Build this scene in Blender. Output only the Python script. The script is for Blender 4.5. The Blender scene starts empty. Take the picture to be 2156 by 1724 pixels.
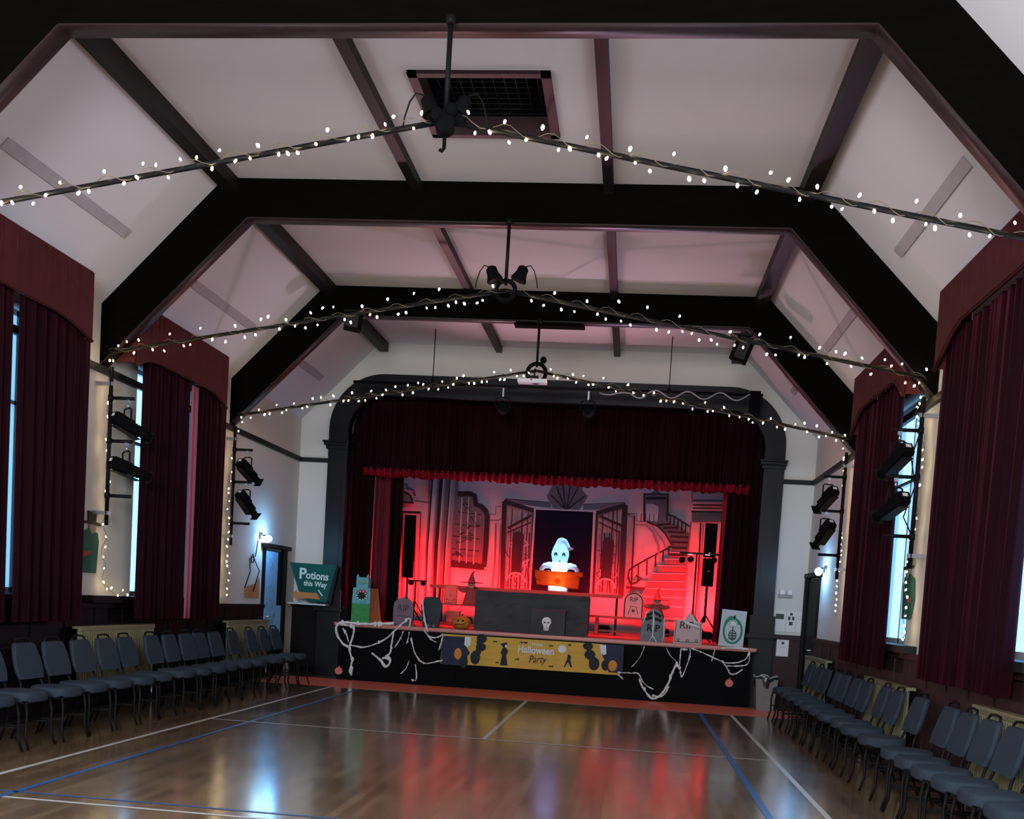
import bpy, bmesh, math, random
from mathutils import Vector, Matrix, Euler
random.seed(7)
S = bpy.context.scene
COL = S.collection
PI = math.pi

# ------------------------------------------------------------------ camera, world, exposure
cam_d = bpy.data.cameras.new('camera'); cam = bpy.data.objects.new('camera', cam_d); COL.objects.link(cam)
S.camera = cam
r_ = Vector((0.99180222, 0.11274292, 0.06014467)); u_ = Vector((-0.06674286, 0.05569048, 0.99621482)); f_ = Vector((-0.10896668, 0.9920623, -0.06275873))
cam.matrix_world = Matrix(((r_.x, u_.x, -f_.x, 1.4593), (r_.y, u_.y, -f_.y, -15.5791), (r_.z, u_.z, -f_.z, 1.4893), (0, 0, 0, 1)))
cam_d.sensor_fit = 'HORIZONTAL'; cam_d.sensor_width = 36.0
cam_d.lens = 36.0 * 2186.5013 / 2156.0
cam_d.shift_y = 541.0881 / 2156.0
cam_d.clip_end = 200
S.view_settings.view_transform = 'Standard'; S.view_settings.look = 'None'
S.view_settings.gamma = 1.0; S.view_settings.use_curve_mapping = False
S.view_settings.exposure = 0.0
S.cycles.use_adaptive_sampling = True; S.cycles.adaptive_threshold = 0.03
S.cycles.max_bounces = 5; S.cycles.diffuse_bounces = 3; S.cycles.glossy_bounces = 3
S.cycles.transmission_bounces = 4; S.cycles.caustics_reflective = False; S.cycles.caustics_refractive = False
S.cycles.sample_clamp_indirect = 4.0
S.cycles.use_denoising = True

w = bpy.data.worlds.new('world'); S.world = w; w.use_nodes = True
bg = w.node_tree.nodes['Background']; bg.inputs[0].default_value = (0.24, 0.60, 1.0, 1); bg.inputs[1].default_value = 3.6

def link_light(name, kind, loc, energy, color, target=None, **kw):
    d = bpy.data.lights.new(name, kind); d.energy = energy; d.color = color
    for k, v in kw.items(): setattr(d, k, v)
    o = bpy.data.objects.new(name, d); COL.objects.link(o); o.location = loc
    if target is not None:
        o.rotation_euler = (Vector(target) - Vector(loc)).to_track_quat('-Z', 'Y').to_euler()
    return o
# daylight through the uncurtained side windows at the back of the hall (behind the photographer)
for yy in (-10.2, -13.9):
    for sx in (-1, 1):
        link_light('window_daylight', 'AREA', (sx*4.62, yy, 2.7), 75, (1.0, 0.93, 0.88), (0, yy+1.0, 4.4), shape='RECTANGLE', size=1.9, size_y=2.6)
link_light('window_daylight', 'AREA', (0, -18.35, 3.4), 1150, (.93, .95, 1.0), (0, 0, 3.6), shape='RECTANGLE', size=3.0, size_y=2.2)  # added fill at an invented back-wall window, brightens the stage end
# portals: the in-frame windows let the blue daylight in
for sx, ya, yb in ((-1, -3.80, -2.1), (-1, -8.3, -5.9), (1, -4.2, -2.3), (1, -8.3, -6.0)):
    p_ = link_light('window_portal', 'AREA', (-4.70 if sx < 0 else 4.61, (ya+yb)/2, 2.63), 1, (1, 1, 1), (0, (ya+yb)/2, 2.63), shape='RECTANGLE', size=yb-ya, size_y=2.75)
    p_.data.cycles.is_portal = True
# added pale fill to brighten the upper backdrop, hidden behind the valance
link_light('stage_batten', 'AREA', (-.3, 4.3, 5.2), 44, (.72, .62, 1.0), (-.3, 6.6, 4.0), shape='RECTANGLE', size=5.5, size_y=.15)
# red LED wash at the foot of the painted backdrop
for xx, e, yy in ((-3.35, 1.0, 5.7), (-1.9, .75, 5.75), (-0.75, .5, 5.8), (0.95, .6, 5.8), (2.15, .8, 5.75), (3.0, 1.25, 5.7)):
    link_light('red_wash', 'AREA', (xx, yy, 1.12), 190*e, (1.0, 0.005, 0.008), (xx, 6.6, 1.75), shape='RECTANGLE', size=1.1, size_y=.12, spread=1.35)
link_light('red_batten', 'AREA', (-.1, 3.3, 4.75), 150, (1.0, .008, .012), (-.1, 3.5, .96), shape='RECTANGLE', size=5.6, size_y=.15, spread=1.15)
# par lights on the stage T bar, thrown up at the hall ceiling
link_light('par_beam', 'SPOT', (2.45, 3.0, 2.5), 420, (1.0, 0.50, 0.72), (-.5, -3, 5.4), spot_size=1.5, spot_blend=.9, shadow_soft_size=.08)
link_light('par_beam', 'SPOT', (2.75, 3.0, 2.5), 420, (0.62, 0.60, 1.0), (-2.2, -5.0, 5.5), spot_size=1.3, spot_blend=.9, shadow_soft_size=.08)
link_light('par_beam', 'SPOT', (-2.45, 3.0, 1.9), 420, (1.0, 0.55, 0.65), (1.5, -1.5, 5.2), spot_size=1.5, spot_blend=.9, shadow_soft_size=.08)

# ------------------------------------------------------------------ materials
MATS = {}
def mat(name, color, rough=0.6, spec=0.3, metal=0.0, var=0.15, scale=6.0, bump=0.0, stretch=(1, 1, 1), emit=None, estr=0.0, sheen=0.0):
    if name in MATS: return MATS[name]
    m = bpy.data.materials.new(name); m.use_nodes = True; nt = m.node_tree; b = nt.nodes['Principled BSDF']
    b.inputs['Roughness'].default_value = rough; b.inputs['Specular IOR Level'].default_value = spec; b.inputs['Metallic'].default_value = metal
    if sheen: b.inputs['Sheen Weight'].default_value = sheen
    tc = nt.nodes.new('ShaderNodeTexCoord'); mp = nt.nodes.new('ShaderNodeMapping'); mp.inputs['Scale'].default_value = stretch
    no = nt.nodes.new('ShaderNodeTexNoise'); no.inputs['Scale'].default_value = scale; no.inputs['Detail'].default_value = 4
    nt.links.new(tc.outputs['Object'], mp.inputs['Vector']); nt.links.new(mp.outputs['Vector'], no.inputs['Vector'])
    mx = nt.nodes.new('ShaderNodeMix'); mx.data_type = 'RGBA'
    c = Vector(color)
    mx.inputs[6].default_value = (*(c*(1-var)), 1); mx.inputs[7].default_value = (*(c*(1+var)), 1)
    nt.links.new(no.outputs['Fac'], mx.inputs[0]); nt.links.new(mx.outputs[2], b.inputs['Base Color'])
    if bump:
        bp = nt.nodes.new('ShaderNodeBump'); bp.inputs['Strength'].default_value = bump; bp.inputs['Distance'].default_value = .01
        nt.links.new(no.outputs['Fac'], bp.inputs['Height']); nt.links.new(bp.outputs['Normal'], b.inputs['Normal'])
    if emit:
        b.inputs['Emission Color'].default_value = (*emit, 1); b.inputs['Emission Strength'].default_value = estr
    if sheen: b.inputs['Sheen Tint'].default_value = (.55, .06, .14, 1)
    MATS[name] = m; return m

plaster = mat('plaster_cream', (.62, .60, .55), .9, .1, var=.05, scale=1.5, bump=.05)
ceilm = mat('ceiling_white', (.66, .62, .63), .9, .1, var=.04, scale=1.2, bump=.05)
beam = mat('dark_stained_timber', (.0022, .0018, .0013), .8, .02, var=.4, scale=5, stretch=(1, 1, 6), bump=.1)
edgem = mat('truss_edge_board', (.022, .010, .011), .4, .3, var=.3, scale=5)  # red stage light on the truss undersides, put into the board colour
beam2 = mat('dark_purlin', (.010, .007, .007), .5, .2, var=.4, scale=5, stretch=(6, 1, 6), bump=.1)
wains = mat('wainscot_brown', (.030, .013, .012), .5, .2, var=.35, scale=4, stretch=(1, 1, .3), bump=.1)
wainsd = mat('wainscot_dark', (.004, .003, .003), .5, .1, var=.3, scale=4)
blackp = mat('black_paint', (.003, .0038, .0055), .4, .22, var=.2, scale=5, bump=.03)
frontb = mat('stage_front_black', (.0035, .0038, .0042), .8, .05, var=.2, scale=5)
greyp = mat('plinth_grey_black', (.012, .012, .012), .5, .2, var=.2)
metalb = mat('black_metal', (.004, .004, .0045), .55, .12, metal=0, var=.2, scale=20)
matteb = mat('matte_black', (.003, .003, .0035), .85, .05, var=.3, scale=10)
steel = mat('bright_steel', (.5, .52, .55), .3, .5, metal=.9, var=.1)
white = mat('white_paint', (.75, .75, .75), .6, .3, var=.05)
velvet = mat('maroon_velvet', (.0095, .0013, .0033), .85, .08, var=.4, scale=3, stretch=(6, 6, .4), sheen=.13, bump=.1)
velvet_l = mat('pink_curtain_lining', (.35, .10, .16), .8, .1, var=.15, scale=3)  # curtain lining lit by the window, that light put into the pink
pelm = mat('pelmet_fabric', (.068, .012, .014), .85, .15, var=.25, scale=3, stretch=(1, 5, .4), bump=.1)
stagered = mat('stage_curtain_crimson', (.011, .0006, .0026), .8, .08, var=.3, scale=3, stretch=(8, 1, .4), bump=.1)
legm = mat('stage_leg_velvet', (.008, .0005, .0018), .85, .1, var=.4, scale=3, stretch=(8, 1, .4))
radm = mat('cream_radiator_paint', (.18, .17, .085), .4, .4, var=.08)
fabric = mat('grey_upholstery', (.024, .034, .048), .85, .2, var=.12, scale=60, bump=.2)
deckm = mat('stage_deck_boards', (.26, .13, .10), .5, .4, var=.15, scale=3, stretch=(1, 10, 1))  # deck colour reddened to carry the red stage wash
paper = mat('white_paper', (.7, .7, .66), .8, .1, var=.05)
ink = mat('black_ink', (.01, .01, .012), .7, .2, var=.1)
webm = mat('white_web_fibre', (.62, .63, .62), .9, .1, var=.2, scale=30, bump=.5)

def glass_mat():
    m = bpy.data.materials.new('window_glass'); m.use_nodes = True; nt = m.node_tree
    for n in list(nt.nodes): nt.nodes.remove(n)
    o = nt.nodes.new('ShaderNodeOutputMaterial'); t = nt.nodes.new('ShaderNodeBsdfTransparent'); g = nt.nodes.new('ShaderNodeBsdfGlossy')
    t.inputs[0].default_value = (.92, .96, 1, 1); g.inputs['Roughness'].default_value = .05
    mx = nt.nodes.new('ShaderNodeMixShader'); mx.inputs[0].default_value = .06
    nt.links.new(t.outputs[0], mx.inputs[1]); nt.links.new(g.outputs[0], mx.inputs[2]); nt.links.new(mx.outputs[0], o.inputs[0])
    return m
glassm = glass_mat()

def floor_mat():
    m = bpy.data.materials.new('varnished_parquet'); m.use_nodes = True; nt = m.node_tree; b = nt.nodes['Principled BSDF']
    tc = nt.nodes.new('ShaderNodeTexCoord'); mp = nt.nodes.new('ShaderNodeMapping'); mp.inputs['Rotation'].default_value = (0, 0, PI/2)
    nt.links.new(tc.outputs['Object'], mp.inputs['Vector'])
    br = nt.nodes.new('ShaderNodeTexBrick'); br.inputs['Scale'].default_value = 1.0
    br.inputs['Brick Width'].default_value = .95; br.inputs['Row Height'].default_value = .075; br.inputs['Mortar Size'].default_value = .0012
    br.inputs['Color1'].default_value = (.31, .20, .11, 1); br.inputs['Color2'].default_value = (.20, .12, .065, 1); br.inputs['Mortar'].default_value = (.06, .035, .02, 1)
    nt.links.new(mp.outputs['Vector'], br.inputs['Vector'])
    no = nt.nodes.new('ShaderNodeTexNoise'); no.inputs['Scale'].default_value = 1.6; no.inputs['Detail'].default_value = 5
    nt.links.new(tc.outputs['Object'], no.inputs['Vector'])
    hs = nt.nodes.new('ShaderNodeMix'); hs.data_type = 'RGBA'; hs.blend_type = 'MULTIPLY'; hs.inputs[0].default_value = .6
    rp = nt.nodes.new('ShaderNodeMapRange'); rp.inputs['To Min'].default_value = .6; rp.inputs['To Max'].default_value = 1.4
    nt.links.new(no.outputs['Fac'], rp.inputs['Value'])
    nt.links.new(br.outputs['Color'], hs.inputs[6]); nt.links.new(rp.outputs[0], hs.inputs[7]); nt.links.new(hs.outputs[2], b.inputs['Base Color'])
    r2 = nt.nodes.new('ShaderNodeMapRange'); r2.inputs['To Min'].default_value = .10; r2.inputs['To Max'].default_value = .23
    nt.links.new(no.outputs['Fac'], r2.inputs['Value']); nt.links.new(r2.outputs[0], b.inputs['Roughness'])
    b.inputs['Specular IOR Level'].default_value = .6; b.inputs['Coat Weight'].default_value = 1.0; b.inputs['Coat Roughness'].default_value = .13; b.inputs['Coat IOR'].default_value = 1.7; nt.links.new(r2.outputs[0], b.inputs['Coat Roughness'])
    n3 = nt.nodes.new('ShaderNodeTexNoise'); n3.inputs['Scale'].default_value = 4.0; n3.inputs['Detail'].default_value = 3
    mp3 = nt.nodes.new('ShaderNodeMapping'); mp3.inputs['Scale'].default_value = (1, .8, 1); nt.links.new(tc.outputs['Object'], mp3.inputs['Vector']); nt.links.new(mp3.outputs[0], n3.inputs['Vector'])
    bp = nt.nodes.new('ShaderNodeBump'); bp.inputs['Strength'].default_value = .12; bp.inputs['Distance'].default_value = .02
    nt.links.new(n3.outputs['Fac'], bp.inputs['Height']); nt.links.new(bp.outputs['Normal'], b.inputs['Normal'])
    return m
floorm = floor_mat()
line_w = mat('white_court_line', (.55, .52, .50), .3, .5, var=.1)
line_b = mat('blue_court_line', (.035, .12, .34), .3, .5, var=.1)
border = mat('orange_border_boards', (.72, .14, .075), .35, .5, var=.2, scale=4, stretch=(1, 6, 1))

# ------------------------------------------------------------------ mesh helpers
def box(bm, c, s, rot=None, mi=0, bevel=0.0):
    hx, hy, hz = s[0]/2, s[1]/2, s[2]/2
    vs = []
    for dx in (-hx, hx):
        for dy in (-hy, hy):
            for dz in (-hz, hz):
                v = Vector((dx, dy, dz))
                if rot is not None: v = rot @ v
                vs.append(bm.verts.new(v + Vector(c)))
    fs = []
    for q in ((0,1,3,2),(4,6,7,5),(0,4,5,1),(2,3,7,6),(0,2,6,4),(1,5,7,3)):
        f = bm.faces.new([vs[i] for i in q]); f.material_index = mi; fs.append(f)
    if bevel:
        es = list({e for f in fs for e in f.edges})
        bmesh.ops.bevel(bm, geom=es, offset=bevel, segments=2, affect='EDGES', profile=.7)
def b2(bm, x0, x1, y0, y1, z0, z1, mi=0, bevel=0.0):
    box(bm, ((x0+x1)/2, (y0+y1)/2, (z0+z1)/2), (abs(x1-x0), abs(y1-y0), abs(z1-z0)), mi=mi, bevel=bevel)
def tube(bm, pts, r, seg=8, mi=0, closed=False):
    pts = [Vector(p) for p in pts]; n = len(pts)
    rs = r if isinstance(r, (list, tuple)) else [r]*n
    rings = []; prev = None
    for i, p in enumerate(pts):
        a = pts[i-1] if (i > 0 or closed) else p; b = pts[(i+1) % n] if (i < n-1 or closed) else p
        t = (b-a).normalized()
        if prev is None:
            up = Vector((0, 0, 1)) if abs(t.z) < .9 else Vector((1, 0, 0)); s = t.cross(up).normalized()
        else: s = (prev - t*prev.dot(t)).normalized()
        prev = s; q = t.cross(s)
        rings.append([bm.verts.new(p + (s*math.cos(2*PI*k/seg) + q*math.sin(2*PI*k/seg))*rs[i]) for k in range(seg)])
    m = n if closed else n-1
    for i in range(m):
        A, B = rings[i], rings[(i+1) % n]
        for k in range(seg):
            f = bm.faces.new((A[k], A[(k+1) % seg], B[(k+1) % seg], B[k])); f.material_index = mi; f.smooth = True
    if not closed:
        for rg, rev in ((rings[0], True), (rings[-1], False)):
            f = bm.faces.new(rg[::-1] if not rev else rg); f.material_index = mi
def cyl(bm, a, b, r, r2=None, seg=16, mi=0): tube(bm, [a, b], [r, r if r2 is None else r2], seg, mi)
def lathe(bm, c, prof, seg=24, mi=0, axis='z', sx=1, sy=1):
    rings = []
    for (r, h) in prof:
        rg = []
        for k in range(seg):
            a = 2*PI*k/seg; x, y = r*math.cos(a)*sx, r*math.sin(a)*sy
            v = Vector((x, y, h)) if axis == 'z' else (Vector((h, x, y)) if axis == 'x' else Vector((x, h, y)))
            rg.append(bm.verts.new(v + Vector(c)))
        rings.append(rg)
    for A, B in zip(rings, rings[1:]):
        for k in range(seg):
            f = bm.faces.new((A[k], A[(k+1) % seg], B[(k+1) % seg], B[k])); f.smooth = True; f.material_index = mi
    bm.faces.new(rings[0][::-1]).material_index = mi; bm.faces.new(rings[-1]).material_index = mi
def ball(bm, c, r, seg=12, mi=0, sc=(1, 1, 1)):
    prof = [(max(1e-4, r*math.sin(PI*i/8)), -r*math.cos(PI*i/8)) for i in range(9)]
    st = len(bm.verts); lathe(bm, (0, 0, 0), prof, seg, mi)
    bm.verts.ensure_lookup_table()
    for v in bm.verts[st:]: v.co = Vector((v.co.x*sc[0], v.co.y*sc[1], v.co.z*sc[2])) + Vector(c)
def ribbon(bm, pts, wd, plane, at, dep=.003, mi=0):
    """flat painted stroke of a given width lying on a plane: plane 'y' -> (x,z) points at y=at, 'x' -> (y,z) points at x=at, 'z' -> (x,y)"""
    n = len(pts); L = []; R = []
    for i in range(n):
        a = Vector(pts[max(i-1, 0)]); b = Vector(pts[min(i+1, n-1)]); d = b-a
        if d.length < 1e-6: d = Vector((1, 0))
        d.normalize(); nn = Vector((-d.y, d.x))*wd/2; p = Vector(pts[i]); L.append(p+nn); R.append(p-nn)
    poly_strip(bm, L, R, plane, at, dep, mi)
def P3(p, plane, at):
    return Vector((p[0], at, p[1])) if plane == 'y' else (Vector((at, p[0], p[1])) if plane == 'x' else Vector((p[0], p[1], at)))
def poly_strip(bm, L, R, plane, at, dep, mi):
    vl = [bm.verts.new(P3(p, plane, at)) for p in L]; vr = [bm.verts.new(P3(p, plane, at)) for p in R]
    for i in range(len(L)-1):
        try: bm.faces.new((vl[i], vr[i], vr[i+1], vl[i+1])).material_index = mi
        except ValueError: pass
def mesh_obj(name, bm, mats, parent=None, smooth=False, solid=0.0, recalc=True):
    if recalc: bmesh.ops.recalc_face_normals(bm, faces=bm.faces)
    me = bpy.data.meshes.new(name); bm.to_mesh(me); bm.free()
    if smooth:
        for p in me.polygons: p.use_smooth = True
    for m in (mats if isinstance(mats, (list, tuple)) else [mats]): me.materials.append(m)
    o = bpy.data.objects.new(name, me); COL.objects.link(o)
    if parent is not None: o.parent = parent; o.matrix_parent_inverse = parent.matrix_world.inverted() if False else Matrix()
    if solid:
        md = o.modifiers.new('thickness', 'SOLIDIFY'); md.thickness = solid; md.offset = 0
    return o
def prism(outer, holes, depth, plane, at, toward=1):
    """extruded flat outline with holes, as a bmesh. plane as in ribbon; depth grows on the side `toward` of the plane"""
    cu = bpy.data.curves.new('tmp', 'CURVE'); cu.dimensions = '2D'; cu.fill_mode = 'BOTH'; cu.extrude = depth/2
    for pl in [outer] + list(holes):
        sp = cu.splines.new('POLY'); sp.points.add(len(pl)-1); sp.use_cyclic_u = True
        for i, p in enumerate(pl): sp.points[i].co = (p[0], p[1], 0, 1)
    o = bpy.data.objects.new('tmp', cu); COL.objects.link(o)
    dg = bpy.context.evaluated_depsgraph_get(); me = bpy.data.meshes.new_from_object(o.evaluated_get(dg))
    bm = bmesh.new(); bm.from_mesh(me); bmesh.ops.remove_doubles(bm, verts=bm.verts, dist=1e-5)
    bpy.data.objects.remove(o); bpy.data.curves.remove(cu); bpy.data.meshes.remove(me)
    for v in bm.verts:
        a, b, c = v.co; h = at + toward*(c + depth/2)
        v.co = P3((a, b), plane, h)
    return bm
def add_bm(dst, src, mi=0):
    m = {}
    for v in src.verts: m[v] = dst.verts.new(v.co)
    for f in src.faces:
        try: nf = dst.faces.new([m[v] for v in f.verts]); nf.material_index = mi; nf.smooth = f.smooth
        except ValueError: pass
    src.free()
def text_bm(body, size, pos, plane='y', depth=.004, shear=0.0, align='CENTER', bold=0.0, toward=-1, sx=1.0, rotate=0.0):
    cu = bpy.data.curves.new('tmp', 'FONT'); cu.body = body; cu.size = size; cu.extrude = depth/2; cu.shear = shear; cu.align_x = align; cu.offset = bold
    cu.align_y = 'CENTER'; cu.resolution_u = 3
    o = bpy.data.objects.new('tmp', cu); COL.objects.link(o)
    dg = bpy.context.evaluated_depsgraph_get(); me = bpy.data.meshes.new_from_object(o.evaluated_get(dg))
    bm = bmesh.new(); bm.from_mesh(me); bpy.data.objects.remove(o); bpy.data.curves.remove(cu); bpy.data.meshes.remove(me)
    c, s = math.cos(rotate), math.sin(rotate)
    for v in bm.verts:
        a, b, d = v.co; a *= sx; a, b = a*c-b*s, a*s+b*c
        if plane == 'y': v.co = Vector((pos[0]+a, pos[1]+toward*(d+depth/2), pos[2]+b))
        else: v.co = Vector((pos[0]+toward*(d+depth/2), pos[1]+a*(-toward if plane == 'x' else 1), pos[2]+b))
    return bm
def tag(o, label=None, cat=None, group=None, kind=None):
    if label: o['label'] = label
    if cat: o['category'] = cat
    if group: o['group'] = group
    if kind: o['kind'] = kind
    return o
def thing(name, label, cat, loc=(0, 0, 0), rz=0, group=None):
    o = bpy.data.objects.new(name, None); COL.objects.link(o); o.location = loc; o.rotation_euler = (0, 0, rz); o.empty_display_size = .1
    return tag(o, label, cat, group)
def struct(name, bm, m, parent=None, **k):
    o = mesh_obj(name, bm, m, parent, **k)
    if parent is None: o['kind'] = 'structure'
    return o
def dup(root, loc=None, rz=None, label=None, group=None):
    r = root.copy(); COL.objects.link(r)
    if loc is not None: r.location = loc
    if rz is not None: r.rotation_euler = (0, 0, rz)
    if label: r['label'] = label
    if group: r['group'] = group
    for ch in list(root.children):
        c = ch.copy(); COL.objects.link(c); c.parent = r
        for g in ch.children:
            d = g.copy(); COL.objects.link(d); d.parent = c
    return r
NB = bmesh.new
def arc(cx, cy, r, a0, a1, n=10, ry=None):
    ry = r if ry is None else ry
    return [(cx + r*math.cos(math.radians(a0+(a1-a0)*i/n)), cy + ry*math.sin(math.radians(a0+(a1-a0)*i/n))) for i in range(n+1)]
def place(bm, loc, rot=None):
    for v in bm.verts:
        c = rot @ v.co if rot is not None else v.co
        v.co = c + Vector(loc)
    return bm

# ------------------------------------------------------------------ room shell
XL, XR, YE, YR = -4.45, 4.36, 2.25, -18.0
ZE, ZC, CL, CR = 4.44, 5.79, -3.12, 3.03
Y = {0: -12.05, 1: -8.36, 2: -4.68, 3: -0.98, -1: -15.75}

bm = NB(); b2(bm, XL-.3, XR+.3, YR-.2, 6.9, -.2, 0)
C = 3.05; L = 4.64
def seg(x0, y0, x1, y1, wd, mi, z=.0015): ribbon(bm, [(x0, y0), (x1, y1)], wd, 'z', z, mi=mi)
# red-orange border boards between court and stage
vs = [bm.verts.new(p) for p in ((XL, .02, .001), (XR, .02, .001), (XR, 1.5, .001), (XL, 1.5, .001))]; bm.faces.new(vs).material_index = 3
seg(-C, -.0, C, 0, .05, 1, .002); seg(-C, .02, -C, -13.4, .05, 1); seg(C, .02, C, -13.4, .05, 1)
seg(-C, -L, C, -L, .04, 1, .002); seg(0, 0, 0, -L, .05, 1, .0025); seg(-C, -9.2, C, -9.2, .04, 1, .002)
seg(-2.59, -.02, -2.59, -13.4, .045, 2, .003); seg(2.59, -.02, 2.59, -13.4, .06, 2, .003); seg(-C, -9.02, C, -9.02, .03, 2, .003)
struct('floor', bm, [floorm, line_w, line_b, border], recalc=False)

W0, W1 = 1.27, 4.0
wins_L = [(-3.80, -2.1), (-8.3, -5.9), (-11.2, -9.2), (-14.9, -12.9)]
wins_R = [(-4.2, -2.3), (-8.3, -6.0), (-11.2, -9.2), (-14.9, -12.9)]
def rect(a, b, c, d): return [(a, c), (b, c), (b, d), (a, d)]
struct('wall_left', prism(rect(YR, YE, 0, ZE+.02), [rect(a, b, W0, W1) for a, b in wins_L], .3, 'x', XL, -1), plaster)
struct('wall_right', prism(rect(YR, YE, 0, ZE+.02), [rect(a, b, W0, W1) for a, b in wins_R], .3, 'x', XR, 1), plaster)
struct('wall_back', prism(rect(XL-.3, XR+.3, 0, 6.2), [rect(-1.6, 1.6, 2.2, 4.6)], .2, 'y', YR, -1), plaster)  # opening made up to let the added rear fill in
# end wall with the proscenium opening
op_in = [(-3.6, .96), (-3.6, 4.15)] + arc(-2.95, 4.3, .62, 180, 90, 8) + [(-2.3, 4.98), (2.2, 4.98)] + arc(2.9, 4.3, .62, 90, 0, 8) + [(3.52, 4.15), (3.52, .96)]
outer = [(XL-.02, 0), (XL-.02, ZE), (CL, ZC+.05), (CR, ZC+.05), (XR+.02, ZE), (XR+.02, 0)]
struct('wall_end', prism(outer, [op_in], .2, 'y', YE, 1), plaster)
# ceiling: two slopes, flat strip with the hatch opening
HX0, HX1, HY0, HY1 = -.60, .47, -6.88, -5.80
bm = prism(rect(CL-.1, CR+.1, YR, YE+.1), [rect(HX0, HX1, HY0, HY1)], .12, 'z', ZC, 1)
for x0, x1 in ((XL, CL), (XR, CR)):
    sg = -1 if x0 < 0 else 1
    a = [(x0, YR, ZE), (x1, YR, ZC), (x1, YE+.02, ZC), (x0, YE+.02, ZE)]; off = Vector((sg*.1, 0, .1))
    va = [bm.verts.new(p) for p in a]; vb = [bm.verts.new(Vector(p)+off) for p in a]
    bm.faces.new(va); bm.faces.new(vb[::-1])
    for i in range(4): bm.faces.new((va[i], va[(i+1) % 4], vb[(i+1) % 4], vb[i]))
struct('ceiling', bm, ceilm)

# trims: picture rail, wainscot, purlins, plaster vent strips on the slopes
def trim(n, bm, m): struct('trim_%d' % n, bm, m)
bm = NB(); b2(bm, XL, XL+.05, YR, YE, 3.70, 3.775); trim(1, bm, greyp)
bm = NB(); b2(bm, XR-.05, XR, YR, YE, 3.70, 3.775); trim(2, bm, greyp)
bm = NB(); b2(bm, XL, -3.85, YE-.05, YE, 3.70, 3.775); trim(3, bm, greyp)
bm = NB(); b2(bm, 3.8, XR, YE-.05, YE, 3.70, 3.775); trim(4, bm, greyp)
def wainscot(n, x, sgn, y0, y1, m):
    bm = NB(); b2(bm, x, x+sgn*.04, y0, y1, 0, 1.16); b2(bm, x, x+sgn*.075, y0, y1, 1.14, 1.2); b2(bm, x, x+sgn*.06, y0, y1, 0, .16)
    y = y0+.3
    while y < y1-.2:
        b2(bm, x, x+sgn*.05, y, y+.06, .16, 1.14); y += .62
    trim(n, bm, m)
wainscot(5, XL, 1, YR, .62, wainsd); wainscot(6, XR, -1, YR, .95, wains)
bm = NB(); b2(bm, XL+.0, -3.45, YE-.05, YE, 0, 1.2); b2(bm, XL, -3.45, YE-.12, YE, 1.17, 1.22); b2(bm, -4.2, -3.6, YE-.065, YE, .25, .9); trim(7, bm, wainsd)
bm = NB(); b2(bm, 3.5, XR, YE-.05, YE, 0, 1.14); b2(bm, 3.5, XR, YE-.09, YE, 1.12, 1.2); b2(bm, 3.45, 3.85, YE-.12, YE, 0, 1.0); trim(8, bm, wains)
n = 9
for x0, x1, z0 in ((-3.12, -2.97, 5.64), (-1.09, -.99, 5.69), (.91, 1.01, 5.69), (2.86, 3.02, 5.64)):
    bm = NB(); b2(bm, x0, x1, YR, YE, z0, ZC); trim(n, bm, beam2); n += 1
stripm = mat('slope_vent_strip', (.40, .37, .385), .7, .3, var=.15, scale=10)
for x, y0, y1 in ((-3.9, -7.35, -5.25), (-3.9, -3.6, -1.5), (-3.9, .35, 1.5), (3.78, -7.15, -5.1), (3.78, -3.1, -1.4), (3.78, .3, 1.4)):
    sg = -1 if x < 0 else 1
    zz = ZE + (ZC-ZE)*((x-XL)/(CL-XL) if x < 0 else (XR-x)/(XR-CR))
    bm = NB(); rot = Matrix.Rotation(math.radians(-45*1 if x < 0 else 45), 3, 'Y'); box(bm, (x-sg*.006, (y0+y1)/2, zz-.006), (.11, y1-y0, .02), rot, bevel=.005); trim(n, bm, stripm); n += 1

# trusses
def truss(y, t=.16):
    out = [(XL, 3.78), (XL, ZE), (CL, ZC), (CR, ZC), (XR, ZE), (XR, 3.74), (2.81, 5.38), (-2.85, 5.38)]
    bm = prism(out, [], t, 'y', y, 1)
    # proud edge boards
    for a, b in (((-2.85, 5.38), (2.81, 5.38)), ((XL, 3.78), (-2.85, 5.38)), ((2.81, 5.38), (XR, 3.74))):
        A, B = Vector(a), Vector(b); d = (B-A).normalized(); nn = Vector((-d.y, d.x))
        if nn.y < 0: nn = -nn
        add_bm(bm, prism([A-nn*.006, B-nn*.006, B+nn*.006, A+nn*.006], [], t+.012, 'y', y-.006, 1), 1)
    return bm
tl = {1: 'dark timber roof truss nearest the camera, cropped by the top of the photo', 2: 'dark timber roof truss in the middle of the hall, second from the camera',
      3: 'dark timber roof truss nearest the stage', 0: 'dark timber roof truss behind the photographer', -1: 'dark timber roof truss at the rear of the hall'}
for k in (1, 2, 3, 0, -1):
    o = mesh_obj('roof_truss', truss(Y[k]), [beam, edgem]); tag(o, tl[k], 'roof truss', 'dark timber roof trusses')

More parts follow.
